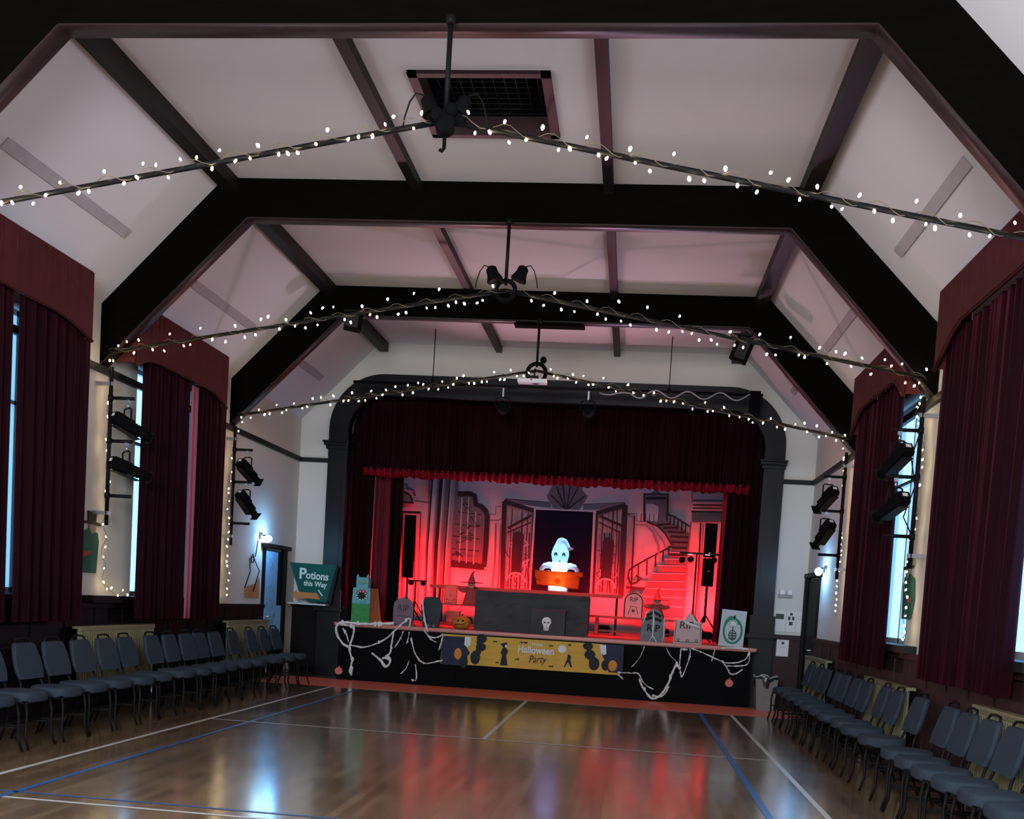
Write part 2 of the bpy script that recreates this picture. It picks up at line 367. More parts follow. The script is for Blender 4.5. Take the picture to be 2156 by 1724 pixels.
# windows
wn = 1
for x, sgn, lst in ((XL, 1, wins_L), (XR, -1, wins_R)):
    for (a, b) in lst:
        bm = NB(); xo = x - sgn*.2
        for (p, q, r, s) in ((a, a+.05, W0, W1), (b-.05, b, W0, W1), (a, b, W0, W0+.06), (a, b, W1-.05, W1), ((a+b)/2-.025, (a+b)/2+.025, W0, W1), (a, b, 3.1, 3.14)):
            b2(bm, xo-.03, xo+.03, p, q, r, s)
        o = struct('window_%d' % wn, bm, white)
        bm = NB(); b2(bm, xo-.004, xo+.004, a+.02, b-.02, W0+.02, W1-.02); mesh_obj('pane', bm, glassm, o)
        bm = NB(); b2(bm, x-sgn*.18, x+sgn*.14, (a-1.1 if x < 0 else a-.5) if a > -5 else a, b, 1.2, W0+.005); mesh_obj('sill', bm, wainsd if x < 0 else greyp, o)
        wn += 1
# ------------------------------------------------------------------ curtains and pelmets
def curtain(name, label, x, y0, y1, z0, z1, m, grp, fold=.19, amp=.045, plane='x', lean=0.0, gather=0.0):
    bm = NB(); n = max(8, int((y1-y0)/.018)); rows = 7; grid = []
    rr = random.Random(int(abs(y0*977)+x*31)); ph1, ph2 = rr.random()*6, rr.random()*6
    for j in range(rows):
        t = j/(rows-1); z = z1+(z0-z1)*t; row = []
        for i in range(n+1):
            y = y0+(y1-y0)*i/n
            k = .55+.45*t
            md_ = .45+.55*abs(math.sin(y*2.1+ph2)*math.sin(y*5.7+ph1))
            o = amp*k*(1.25*md_*math.sin(2*PI*y/fold+ph1+1.3*math.sin(y*3.3+ph2)+.35*t) + .35*math.sin(2*PI*y/(fold*.43)+ph2+.4*t) + .3*math.sin(2*PI*y/(fold*2.7)+ph1))
            yy = y + .012*math.sin(t*3+y*9) + lean*t + gather*t*t*(1-i/n)
            row.append(bm.verts.new(Vector((x+o, yy, z)) if plane == 'x' else Vector((yy, x+o, z))))
        grid.append(row)
    for j in range(rows-1):
        for i in range(n): bm.faces.new((grid[j][i], grid[j][i+1], grid[j+1][i+1], grid[j+1][i]))
    o = mesh_obj(name, bm, m, smooth=True, solid=.006)
    tag(o, label, 'curtain', grp); return o
GC = 'maroon hall window curtains'
curtain('window_curtain', 'maroon velvet curtain, near half of the pair at the left edge of the photo', -4.19, -8.45, -6.73, 1.02, 4.1, velvet, GC)
curtain('window_curtain', 'maroon velvet curtain, far half of the nearest pair on the left wall', -4.19, -6.60, -5.36, 1.02, 4.1, velvet, GC)
curtain('window_curtain', 'maroon velvet curtain of the second left window, half nearer the camera', -4.19, -4.16, -2.95, 1.02, 4.1, velvet, GC)
curtain('window_curtain', 'maroon velvet curtain of the second left window, half nearer the stage', -4.19, -2.76, -1.74, 1.02, 4.1, velvet, GC)
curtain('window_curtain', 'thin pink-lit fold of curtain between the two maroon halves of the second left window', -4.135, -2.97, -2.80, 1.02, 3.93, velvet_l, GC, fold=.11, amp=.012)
curtain('window_curtain', 'maroon velvet curtain at the right edge of the photo, on the nearest right window', 4.17, -7.86, -5.58, 1.0, 4.1, velvet, GC, gather=.08)
curtain('window_curtain', 'maroon velvet curtain of the second right window, half nearer the camera', 4.17, -4.17, -3.2, 1.0, 4.1, velvet, GC)
curtain('window_curtain', 'maroon velvet curtain of the second right window, half nearer the stage', 4.17, -3.17, -1.84, 1.0, 4.1, velvet, GC)
def pelmet(x, xw, y0, y1, label, dip, zb=3.86):
    sg = 1 if xw < 0 else -1
    n = 14; bot = []
    for i in range(n+1):
        t = i/n; bot.append((y0+(y1-y0)*t, zb + dip*min(1.0, 1.9*math.sin(PI*t)) if 0 < t < 1 else zb-.03))
    bm = prism([(y0, 4.52)]+bot+[(y1, 4.52)], [], .03, 'x', x, sg)
    for yy in (y0, y1): b2(bm, xw-sg*-.01, x, yy-.012, yy+.012, zb, 4.42)
    b2(bm, x-sg*.08, x+sg*.02, y0, y1, 4.50, 4.53)
    # soft pleats on the front
    r = random.Random(int(y0*10)); y = y0+.1
    while y < y1-.1:
        cyl(bm, (x+sg*.03, y, 4.5), (x+sg*.03, y+r.uniform(-.02, .02), 4.15), .008, .003, 6); y += r.uniform(.12, .3)
    tube(bm, [(x+sg*.035, p[0], p[1]+.015) for p in bot], .012, 6)
    tag(mesh_obj('pelmet', bm, pelm), label, 'pelmet', 'maroon curtain pelmets')
pelmet(-4.13, XL, -8.6, -5.48, 'maroon fabric pelmet at the left edge of the photo', .10)
pelmet(-4.13, XL, -4.50, -1.95, 'maroon fabric pelmet over the second left window, behind the middle truss', .10)
pelmet(4.09, XR, -8.9, -5.6, 'large maroon fabric pelmet at the right edge of the photo', .25, 3.83)
pelmet(4.09, XR, -4.50, -1.98, 'maroon fabric pelmet over the second right window', .22, 3.83)

# ------------------------------------------------------------------ radiators
def radiator(x, sg, y0, y1, z1, label):
    t = thing('radiator', label, 'radiator', (x, (y0+y1)/2, 0), 0, 'cream panel radiators'); h = (y1-y0)/2
    bm = NB(); b2(bm, 0, sg*.02, -h, h, .22, z1-.03, bevel=.005); y = -h+.03
    while y < h-.02: b2(bm, sg*.02, sg*.034, y, y+.026, .25, z1-.06); y += .05
    b2(bm, 0, sg*.03, -h, h, z1-.05, z1-.03); mesh_obj('panel', bm, radm, t)
    bm = NB(); b2(bm, -sg*.06, sg*.03, -h, h, z1-.03, z1, bevel=.004); mesh_obj('top_grille', bm, radm, t)
    bm = NB(); cyl(bm, (0, h-.03, .24), (0, h+.03, .24), .012); cyl(bm, (0, h+.03, .24), (0, h+.03, 0), .01); cyl(bm, (0, h+.03, .2), (0, h+.03, .29), .02); mesh_obj('valve', bm, steel, t)
radiator(-4.30, 1, -5.22, -3.48, .95, 'cream ribbed radiator under the fairy lights on the left wall')
radiator(-4.30, 1, -1.15, .55, .96, 'short-looking cream radiator on the left wall nearest the stage')
radiator(4.22, -1, -.85, .85, .93, 'cream radiator on the right wall nearest the stage')
radiator(4.22, -1, -5.1, -3.25, .88, 'cream radiator in the middle of the right wall behind the chairs')
radiator(4.22, -1, -8.9, -7.05, .90, 'cream radiator at the right edge of the photo behind the nearest chairs')

# ------------------------------------------------------------------ chairs
def make_chair():
    t = thing('banquet_chair', 'x', 'chair')
    hw = .205
    bm = NB(); n = 10; rings = []
    outline = [(-.20, -hw*.92), (-.20, hw*.92), (.12, hw), (.2, hw*.86), (.225, 0), (.2, -hw*.86), (.12, -hw)]
    pts = []
    m_ = len(outline)
    for zz, sc in ((.385, .93), (.395, 1.0), (.45, 1.01), (.475, .96), (.484, .82)):
        rings.append([bm.verts.new((p[0]*sc, p[1]*sc, zz + (.004 if sc < .8 else 0))) for p in outline])
    for A, B in zip(rings, rings[1:]):
        for k in range(m_): bm.faces.new((A[k], A[(k+1) % m_], B[(k+1) % m_], B[k]))
    bm.faces.new(rings[0]); bm.faces.new(rings[-1])
    s = mesh_obj('seat', bm, fabric, t, smooth=True)
    md = s.modifiers.new('s', 'SUBSURF'); md.levels = 1; md.render_levels = 2
    # bell-shaped upholstered back, leaning
    bm = NB(); prof = [(.53, .170), (.60, .196), (.70, .190), (.78, .168), (.83, .150), (.845, .125)]
    L = [(-w_, z) for z, w_ in prof]; R = [(w_, z) for z, w_ in prof]
    out = L + R[::-1]
    def bx(z, d): return -.205 - (z-.47)*.28 + d
    fr = [bm.verts.new((bx(z, .025), y, z)) for y, z in out]; md_ = [bm.verts.new((bx(z, .0), y*1.03, z)) for y, z in out]; bk = [bm.verts.new((bx(z, -.02), y*.97, z)) for y, z in out]
    k = len(out)
    bm.faces.new(fr); bm.faces.new(bk[::-1])
    for A, B in ((fr, md_), (md_, bk)):
        for i in range(k): bm.faces.new((A[i], A[(i+1) % k], B[(i+1) % k], B[i]))
    mesh_obj('backrest', bm, fabric, t)
    bm = NB()
    hp = [(bx(z, 0), y, z) for y, z in ((-.115, .82), (-.118, .855), (-.095, .880), (0, .886), (.095, .880), (.118, .855), (.115, .82))]
    tube(bm, hp, .010, 8); mesh_obj('handle', bm, metalb, t)
    for sy in (-1, 1):
        bm = NB(); tube(bm, [(.19, sy*.185, .40), (.205, sy*.19, .30), (.20, sy*.195, .12), (.235, sy*.205, 0)], .0115, 8); mesh_obj('leg', bm, metalb, t)
        bm = NB(); tube(bm, [(bx(.60, -.015), sy*.15, .60), (bx(.5, 0), sy*.17, .48), (-.19, sy*.185, .36), (-.205, sy*.19, .18), (-.27, sy*.20, 0)], .0115, 8); mesh_obj('leg', bm, metalb, t)
    bm = NB(); b2(bm, -.19, .19, -.185, -.165, .385, .408); b2(bm, -.19, .19, .165, .185, .385, .408); b2(bm, .17, .19, -.185, .185, .385, .408); b2(bm, -.19, -.17, -.185, .185, .385, .408); mesh_obj('seat_frame', bm, metalb, t)
    bm = NB(); 
    for sy in (-1, 1): cyl(bm, (.20, sy*.194, .2), (-.203, sy*.19, .2), .007)
    cyl(bm, (0, -.19, .2), (0, .19, .2), .007); mesh_obj('stretcher', bm, metalb, t)
    return t
ch0 = make_chair()
YLs = [-.02, -.55, -1.05, -1.75, -2.35, -2.85, -3.30, -3.74, -4.18, -4.78, -5.28, -5.75, -6.24, -6.73, -7.25, -7.75]
YRs = [-.3, -1.05, -1.55, -2.2, -2.75, -3.4, -3.95, -4.6, -5.2, -5.95, -6.85, -7.35, -7.85, -8.33, -8.82, -9.32]
ordn = ['first', 'second', 'third', 'fourth', 'fifth', 'sixth', 'seventh', 'eighth', 'ninth', 'tenth', 'eleventh', 'twelfth', 'thirteenth', 'fourteenth', 'fifteenth', 'sixteenth']
firstc = True
for side, ys, x, rz in (('left', YLs, -3.68, 0), ('right', YRs, 3.80, PI)):
    for i, y in enumerate(ys):
        r = random.Random(i*7+len(side))
        lab = 'grey upholstered banquet chair with black legs, %s from the stage in the %s wall row' % (ordn[i], side)
        loc = (x + r.uniform(-.02, .02), y, 0); a = rz + r.uniform(-.04, .04)
        if firstc: ch0.location = loc; ch0.rotation_euler = (0, 0, a); ch0['label'] = lab; ch0['group'] = 'grey banquet chairs along the left wall'; firstc = False
        else: dup(ch0, loc, a, lab, 'grey banquet chairs along the %s wall' % side)

# ------------------------------------------------------------------ iron tie rods with hubs, one set per truss
def tie(k, label, xh, zh):
    t = thing('tie_rod', label, 'tie rod', (xh, Y[k]-.09, 5.38), 0, 'black iron tie rods under the trusses')
    zz = zh-5.38
    bm = NB(); cyl(bm, (0, 0, 0), (0, 0, zz+.05), .018, .018, 10); cyl(bm, (0, 0, 0), (0, 0, -.05), .04, .03, 10); mesh_obj('king_rod', bm, metalb, t)
    bm = NB(); tube(bm, [(0, 0, zz), (XL+.15-xh, .0, 3.90-5.38)], .02, 8); mesh_obj('left_rod', bm, metalb, t)
    bm = NB(); tube(bm, [(0, 0, zz), (XR-.15-xh, .0, 3.93-5.38)], .02, 8); mesh_obj('right_rod', bm, metalb, t)
    bm = NB()
    if k == 3: tube(bm, [(.13*math.cos(a*PI/8), 0, zz+.13*math.sin(a*PI/8)-.03) for a in range(16)], .028, 8, closed=True)
    elif k == 2: tube(bm, [(.10*math.cos(a*PI/8), 0, zz+.10*math.sin(a*PI/8)) for a in range(16)], .024, 8, closed=True)
    else:
        lathe(bm, (0, 0, zz), [(.03, -.10), (.06, -.08), (.075, 0), (.06, .05), (.03, .07)], 14); tube(bm, [(0, 0, zz-.09), (0, 0, zz-.18), (-.015, 0, zz-.20), (-.03, 0, zz-.19)], .013, 8)
        for q in range(6): ball(bm, (.10*math.cos(q*PI/3), .06*math.sin(q*PI/3), zz+.02+.03*(q % 2)), .045, 8)
    mesh_obj('hub', bm, matteb, t)
    return t
tie(1, 'black iron tie rods and hub below the nearest truss, wrapped in fairy lights', 0, 4.70)
tie(2, 'black iron tie rods and hub below the middle truss, wrapped in fairy lights', -.03, 4.67)
tie(3, 'black iron tie rods and ring hub below the truss nearest the stage', -.04, 4.68)
def flood(loc, sx, label, sc=1.0):
    t = thing('floodlight', label, 'floodlight', loc, 0, 'black floodlights clamped to the tie rod hubs')
    bm = NB(); lathe(bm, (0, 0, 0), [(.03*sc, .07*sc), (.055*sc, .05*sc), (.06*sc, -.01*sc), (.085*sc, -.075*sc), (.08*sc, -.085*sc)], 14)
    rot = Matrix.Rotation(math.radians(22*sx), 3, 'Y'); place(bm, (0, 0, 0), rot); mesh_obj('housing', bm, matteb, t)
    bm = NB(); tube(bm, [(-sx*.12, .0, -.10), (-sx*.06, 0, -.03), (0, 0, .02)], .012, 6); mesh_obj('clamp_arm', bm, metalb, t)
    bm = NB(); tube(bm, [(sx*.03, 0, .06), (sx*.09, 0, .075), (sx*.13, 0, .02), (sx*.16, 0, -.08), (sx*.17, 0, -.15)], .006, 6); mesh_obj('power_cable', bm, metalb, t)
flood((-.17, Y[2]-.12, 4.83), -1, 'black floodlight on the left of the hub of the middle truss', 1.0)
flood((.13, Y[2]-.12, 4.84), 1, 'black floodlight on the right of the hub of the middle truss', 1.0)
flood((-.12, Y[1]-.1, 4.80), -1, 'black floodlight on the left of the hub of the nearest truss', .8)
flood((.12, Y[1]-.1, 4.80), 1, 'black floodlight on the right of the hub of the nearest truss', .8)
bm = NB(); lathe(bm, (.05, Y[3]-.13, 4.82), [(.02, -.03), (.045, -.02), (.045, .02), (.02, .03)], 14, axis='y'); cyl(bm, (.0, Y[3]-.12, 4.74), (.05, Y[3]-.12, 4.80), .01)
tag(mesh_obj('camera_ball', bm, matteb), 'small black round camera on the hub nearest the stage', 'camera')
t = thing('projector', 'small white projector bar hung under the ring hub nearest the stage', 'projector', (-.09, Y[3]-.09, 4.55))
bm = NB(); b2(bm, -.2, .2, -.08, .08, -.045, .01, bevel=.008); mesh_obj('case', bm, white, t)
bm = NB(); b2(bm, -.08, .08, -.03, .03, .01, .06); cyl(bm, (.02, 0, .05), (.03, 0, .16), .012); mesh_obj('mount', bm, metalb, t)
bm = NB(); ball(bm, (-.01, -.085, -.01), .012); mesh_obj('indicator', bm, mat('red_plastic', (.6, .02, .03), .4), t)
bm = NB(); b2(bm, -.4, .58, Y[3]-.04, Y[3]+.14, 5.31, 5.345, bevel=.004); tag(mesh_obj('mounting_board', bm, beam), 'flat dark board screwed under the truss nearest the stage', 'board')
# hatch
t = thing('ceiling_hatch', 'open dark ceiling hatch with wooden frame and wire grille', 'hatch', (-.065, -6.34, ZC))
bm = NB()
for a, b, c_, d in ((HX0-.06, HX0+.02, HY0-.05, HY1+.05), (HX1-.02, HX1+.06, HY0-.05, HY1+.05), (HX0-.06, HX1+.06, HY0-.05, HY0+.02), (HX0-.06, HX1+.06, HY1-.02, HY1+.05)): b2(bm, a+.065, b+.065, c_+6.34, d+6.34, -.03, .14)
mesh_obj('frame', bm, mat('hatch_frame_brown', (.03, .012, .014), .5), t)
bm = NB(); b2(bm, HX0+.02, HX1+.1, HY0+6.3, HY1+6.38, .9, .92); b2(bm, HX0-.0, HX0+.02, HY0+6.34, HY1+6.34, .12, .9); b2(bm, HX1+.1, HX1+.12, HY0+6.34, HY1+6.34, .12, .9); b2(bm, HX0, HX1+.12, HY1+6.36, HY1+6.38, .12, .9); b2(bm, HX0, HX1+.12, HY0+6.30, HY0+6.32, .12, .9); mesh_obj('shaft', bm, matteb, t)
bm = NB()
for i in range(12): cyl(bm, (HX0+.065+i*.097, HY0+6.34, .17), (HX0+.065+i*.097, HY1+6.34, .17), .004, seg=5)
for i in range(12): cyl(bm, (HX0+.065, HY0+6.34+i*.098, .17), (HX1+.065, HY0+6.34+i*.098, .17), .004, seg=5)
mesh_obj('grille', bm, mat('dull_wire', (.008, .010, .008), .6), t)

# ------------------------------------------------------------------ fairy lights
dropm = mat('fairy_bulb_wall', (1, .9, .75), .4, emit=(1.0, .72, .30), estr=22)
bulbm = mat('fairy_bulb', (1, .9, .75), .4, emit=(1.0, .76, .48), estr=55)
wirem = mat('fairy_wire', (.12, .10, .06), .6)
tmp = NB(); lathe(tmp, (0, 0, 0), [(.005, .015), (.0105, .003), (.0095, -.008), (.003, -.015)], 6)
bulb_me = bpy.data.meshes.new('bulb'); tmp.to_mesh(bulb_me); tmp.free(); bulb_me.materials.append(bulbm)
bulb_wall_me = bulb_me.copy(); bulb_wall_me.materials.clear(); bulb_wall_me.materials.append(dropm)
def fairy(label, path, step, seed, spread=.05, yoff=-.03, turns=3.2, grp='warm white fairy light strings', normal='y', br=.018):
    path = [Vector(p) for p in path]; t = thing('fairy_lights', label, 'fairy lights', path[0], 0, grp); base = path[0].copy(); r = random.Random(seed)
    tot = sum((b-a).length for a, b in zip(path, path[1:]))
    def at(s):
        for a, b in zip(path, path[1:]):
            l = (b-a).length
            if s <= l or b is path[-1]: return a+(b-a)*min(1, s/l), (b-a).normalized()
            s -= l
    pts = []; n = int(tot/.05)
    for i in range(n+1):
        p, d = at(tot*i/n); ang = 2*PI*turns*tot*i/n
        side = d.cross(Vector((0, 1, 0) if normal == 'y' else (1, 0, 0))).normalized(); out = Vector((0, yoff, 0)) if normal == 'y' else Vector((yoff, 0, 0))
        pts.append(p + side*.03*math.cos(ang) + out.normalized()*(.027+.022*math.sin(ang)) - base)
    bm = NB(); tube(bm, pts, .0028, 5); mesh_obj('wire', bm, wirem, t)
    s = step*.5; k = 0
    while s < tot and k < 100:
        p, d = at(s); side = d.cross(Vector((0, 1, 0) if normal == 'y' else (1, 0, 0))).normalized()
        if side.z < 0: side = -side
        o = bpy.data.objects.new('bulb', bulb_me if normal == 'y' else bulb_wall_me); COL.objects.link(o); o.parent = t
        off = (spread*r.uniform(.5, 1.3))*(1 if (k % 3 == 0) else -1)*(1 if r.random() > .12 else -1)
        out = Vector((0, yoff*r.uniform(.4, 1.4), 0)) if normal == 'y' else Vector((yoff*r.uniform(.4, 1.4), 0, 0))
        o.location = p + side*off + out - base; o.rotation_euler = (r.uniform(-.7, .7), r.uniform(-.7, .7) + (PI if off > 0 else 0), 0); q = .9*r.uniform(.8, 1.25); o.scale = (q, q, q)
        s += step*r.uniform(.55, 1.45); k += 1
def hang(k, zh, xh=0):
    yy = Y[k]-.09
    return [(xh-.1, yy, zh), (XL+.15, yy, 3.90)], [(xh+.1, yy, zh), (XR-.15, yy, 3.93)]
for k, nm, zh, st in ((1, 'nearest', 4.70, .098), (2, 'middle', 4.66, .098), (3, 'stage-end', 4.68, .100)):
    a, b = hang(k, zh)
    fairy('fairy light string wound along the left half of the %s tie rod' % nm, a, st, k*10+1, {1: .05, 2: .08, 3: .055}[k])
    fairy('fairy light string wound along the right half of the %s tie rod' % nm, b, st, k*10+2, {1: .06, 2: .085, 3: .055}[k])
fairy('fairy light string hanging down the left wall beside the middle truss to the sill', [(-4.28, -4.75, 3.86), (-4.38, -4.62, 3.6), (-4.40, -4.57, 2.6), (-4.40, -4.60, 1.66), (-4.39, -4.55, 1.33), (-4.36, -4.3, 1.32), (-4.37, -4.0, 1.31)], .105, 51, .035, .03, normal='x')
fairy('fairy light string hanging down the left wall beside the truss nearest the stage', [(-4.30, -.98, 3.88), (-4.38, -1.0, 3.5), (-4.39, -1.08, 3.0), (-4.39, -1.05, 2.0), (-4.38, -1.05, 1.28)], .10, 52, .035, .03, normal='x')
fairy('fairy light string hanging down the right wall beside the middle truss', [(4.2, -4.7, 3.92), (4.28, -4.4, 3.65), (4.30, -4.62, 3.35), (4.30, -4.57, 3.0), (4.30, -4.54, 2.5), (4.29, -4.45, 2.0), (4.29, -4.56, 1.6), (4.27, -4.55, 1.3)], .10, 53, .035, -.03, normal='x')
fairy('fairy light string hanging down the right wall beside the truss nearest the stage', [(4.2, -.98, 3.95), (4.28, -.7, 3.55), (4.30, -.74, 3.0), (4.30, -.82, 2.3), (4.29, -.88, 1.55)], .095, 54, .03, -.03, normal='x')

# ------------------------------------------------------------------ boom poles with stage lanterns
def boom(x, y, sg, label):
    t = thing('lighting_boom', label, 'lighting boom', (x, y, 2.05), 0, 'black lighting booms on the side walls')
    bm = NB(); cyl(bm, (0, 0, 0), (0, 0, 1.7), .022, seg=10); mesh_obj('pole', bm, metalb, t)
    for z in (1.37, .91, .32):
        bm = NB(); cyl(bm, (-sg*.02, 0, z), (sg*.27, 0, z), .019, seg=8); cyl(bm, (0, 0, z-.03), (0, 0, z+.03), .03, seg=8); mesh_obj('arm', bm, metalb, t)
    for z in (1.52, .13):
        bm = NB(); b2(bm, -sg*.16, sg*.03, -.02, .02, z-.02, z+.02); mesh_obj('bracket', bm, steel, t)
def lantern(x, y, z, sg, pitch, label, yaw=58, sc=1.0):
    t = thing('stage_lantern', label, 'stage light', (x, y, z), 0, 'black stage lanterns on the wall booms')
    rot = Matrix.Rotation(math.radians(yaw*sg), 3, 'Z') @ Matrix.Rotation(math.radians(-pitch), 3, 'X')
    # body points along +y before rotation (towards the stage)
    rot = Matrix.Rotation(math.radians(-yaw*sg), 3, 'Z') @ Matrix.Rotation(math.radians(-pitch), 3, 'X')
    c0 = Vector((0, 0, -.26))
    bm = NB(); box(bm, (0, -.06, 0), (.13, .2, .13), bevel=.015); box(bm, (0, .1, 0), (.105, .14, .105), bevel=.01); box(bm, (0, -.165, 0), (.11, .03, .11)); 
    place(bm, c0, rot); mesh_obj('housing', bm, matteb, t)
    bm = NB(); lathe(bm, (0, 0, 0), [(.045, .15), (.05, .2), (.05, .27), (.042, .275)], 14, axis='y'); place(bm, c0, rot); mesh_obj('lens_tube', bm, matteb, t)
    bm = NB(); box(bm, (0, .28, 0), (.13, .008, .13)); box(bm, (0, .02, -.085), (.12, .3, .006)); place(bm, c0, rot); mesh_obj('gel_frame', bm, metalb, t)
    bm = NB(); box(bm, (.0, -.181, .02), (.06, .003, .035)); place(bm, c0, rot); mesh_obj('rating_plate', bm, paper, t)
    bm = NB()
    ax = rot @ Vector((1, 0, 0)); ax.z = 0; ax.normalize(); w2 = .085
    tube(bm, [c0+ax*w2+Vector((0, 0, -.01)), Vector((ax.x*w2, ax.y*w2, -.10)), Vector((ax.x*.05, ax.y*.05, -.085)), Vector((0, 0, -.085)), Vector((-ax.x*.05, -ax.y*.05, -.085)), Vector((-ax.x*w2, -ax.y*w2, -.10)), c0-ax*w2+Vector((0, 0, -.01))], .010, 6)
    mesh_obj('yoke', bm, metalb, t)
    bm = NB(); cyl(bm, (0, 0, -.09), (0, 0, -.02), .01, seg=8); b2(bm, -.02, .02, -.012, .012, -.03, .03); mesh_obj('hook_clamp', bm, steel, t)
for x, y, sg, wn_, tn in ((-4.27, -4.75, 1, 'left', 'middle truss'), (-4.33, -1.05, 1, 'left', 'truss nearest the stage'), (4.21, -4.75, -1, 'right', 'middle truss'), (4.21, -1.05, -1, 'right', 'truss nearest the stage')):
    boom(x, y, sg, 'black wall-mounted lighting boom on the %s below the %s' % (wn_, tn))
    near = 'middle' in tn
    for z, p, un in ((3.42, 22 if near else 33, 'upper'), (2.96, 15 if near else 42, 'lower')):
        lantern(x+sg*.2, y, z-.02, sg, p if sg > 0 or not near else p+8, '%s black stage lantern on the %s boom below the %s' % (un, wn_, tn), yaw=(38 if sg > 0 else 24) if near else 26)

# ------------------------------------------------------------------ wall lamps near the stage
lampm = mat('lamp_glow_white', (.9, .95, 1), .3, emit=(.45, .78, 1.0), estr=35)
for x, sg, y, z, lab in ((XL, 1, .50, 2.27, 'left'), (XR, -1, .58, 2.24, 'right')):
    t = thing('wall_lamp', 'glowing blue-white wall lamp on the %s wall near the stage' % lab, 'wall lamp', (x, y, z), 0, 'blue-white wall lamps')
    bm = NB(); lathe(bm, (sg*.01, 0, .02), [(.05, -.01), (.05, .01), (.02, .02)], 14, axis='x'); mesh_obj('backplate', bm, steel, t)
    bm = NB(); tube(bm, [(sg*.02, 0, .02), (sg*.08, -.03, .03), (sg*.12, -.03, .0)], .009, 6); tube(bm, [(sg*.02, 0, .02), (sg*.08, .09, .03), (sg*.10, .10, .0)], .009, 6); tube(bm, [(sg*.03, 0, .02), (sg*.06, -.22, .05), (sg*.08, -.26, .03)], .008, 6); mesh_obj('arm', bm, metalb, t)
    bm = NB(); ball(bm, (sg*.12, -.03, -.03), .055, sc=(1, 1, 1.1)); mesh_obj('globe', bm, lampm, t)
    bm = NB(); ball(bm, (sg*.10, .10, -.02), .05); mesh_obj('globe', bm, lampm, t)
    bm = NB(); ball(bm, (sg*.08, -.27, -.01), .03, sc=(.6, .6, 1.6)); mesh_obj('crystal', bm, mat('pale_blue_glass', (.3, .5, .7), .1), t)
    link_light('wall_lamp_light', 'POINT', (x+sg*.30, y+.02, z-.02), 18, (.16, .50, 1.0), shadow_soft_size=.06)
# ------------------------------------------------------------------ proscenium arch
archm = blackp
bm = prism([(-3.90, 1.2), (-3.90, 4.2)] + arc(-2.95, 4.25, .95, 180, 90, 12) + arc(2.86, 4.25, .97, 90, 0, 12) + [(3.83, 4.2), (3.83, 1.2)], [], .01, 'y', 0, 1); bm.free()
outer = [(-3.90, .9), (-3.90, 4.2)] + arc(-2.95, 4.28, .95, 180, 90, 12) + arc(2.88, 4.28, .95, 90, 0, 12) + [(3.83, 4.2), (3.83, .9)]
inner = [(-3.56, .9), (-3.56, 4.15)] + arc(-2.95, 4.25, .62, 180, 90, 10) + arc(2.90, 4.25, .60, 90, 0, 10) + [(3.50, 4.15), (3.50, .9)]
t = thing('proscenium_arch', 'black painted round-cornered arch framing the stage', 'stage arch', (0, YE, 0))
poly = outer + inner[::-1]
bm = prism(poly, [], .26, 'y', -.16, 1)
ip = inner + []
mesh_obj('surround', bm, archm, t)
for x0, x1, nm in ((-3.9, -3.56, 'l'), (3.50, 3.83, 'r')):
    bm = NB(); b2(bm, x0-.06, x1+.03, -.25, .08, 3.98, 4.03, bevel=.01); b2(bm, x0-.03, x1+.015, -.21, .08, 3.92, 3.98, bevel=.01); b2(bm, x0-.08, x1+.04, -.27, .08, 4.03, 4.06, bevel=.01); mesh_obj('capital', bm, archm, t)
    bm = NB(); b2(bm, x0-.05, x1+.03, -.22, .08, 0.0, 1.5, bevel=.01); b2(bm, x0-.1, x1+.06, -.27, .08, 1.12, 1.19, bevel=.01); mesh_obj('plinth', bm, greyp if nm == 'r' else archm, t)
    bm = NB(); b2(bm, x0+.07, x1-.07, -.17, -.15, 1.6, 3.85); mesh_obj('panel', bm, archm, t)
# stage structure: apron front, deck, dark stage box
bm = NB(); b2(bm, -3.41, 3.50, 1.45, YE+.02, .90, .96); b2(bm, XL, XR+.05, YE, 6.85, .90, .96)
t = struct('stage_deck', bm, deckm); t['kind'] = 'structure'
bm = NB(); b2(bm, -3.38, 3.46, 1.50, 1.56, 0, .9); b2(bm, -3.38, 3.46, 1.47, 1.5, .78, .88); b2(bm, -3.38, 3.46, 1.47, 1.5, 0, .1); b2(bm, -3.38, -3.32, 1.5, YE, 0, .9); b2(bm, 3.40, 3.46, 1.5, YE, 0, .9)
x = -3.38
while x < 3.45: b2(bm, x, x+.07, 1.475, 1.5, .1, .78); x += .967
struct('stage_front', bm, frontb)
nosing_lit = mat('stage_nosing', (.45, .16, .14), .4, .4)  # red spill from the stage lights mixed into the nosing colour
bm = NB(); b2(bm, -3.45, 3.52, 1.42, 1.46, .915, .965, bevel=.006); trim(n, bm, nosing_lit); n += 1
darkst = mat('stage_black_wall', (.012, .010, .011), .9, .1)
bm = NB(); b2(bm, XL-.1, XL, YE+.2, 6.9, .9, 5.6); struct('wall_stage_left', bm, darkst)
bm = NB(); b2(bm, XR, XR+.1, YE+.2, 6.9, .9, 5.6); struct('wall_stage_right', bm, darkst)
bm = NB(); b2(bm, XL-.1, XR+.1, 6.85, 6.95, 0, 5.6); struct('wall_stage_back', bm, darkst)
bm = NB(); b2(bm, XL-.1, XR+.1, YE+.2, 6.95, 5.6, 5.7); struct('ceiling_stage', bm, darkst)

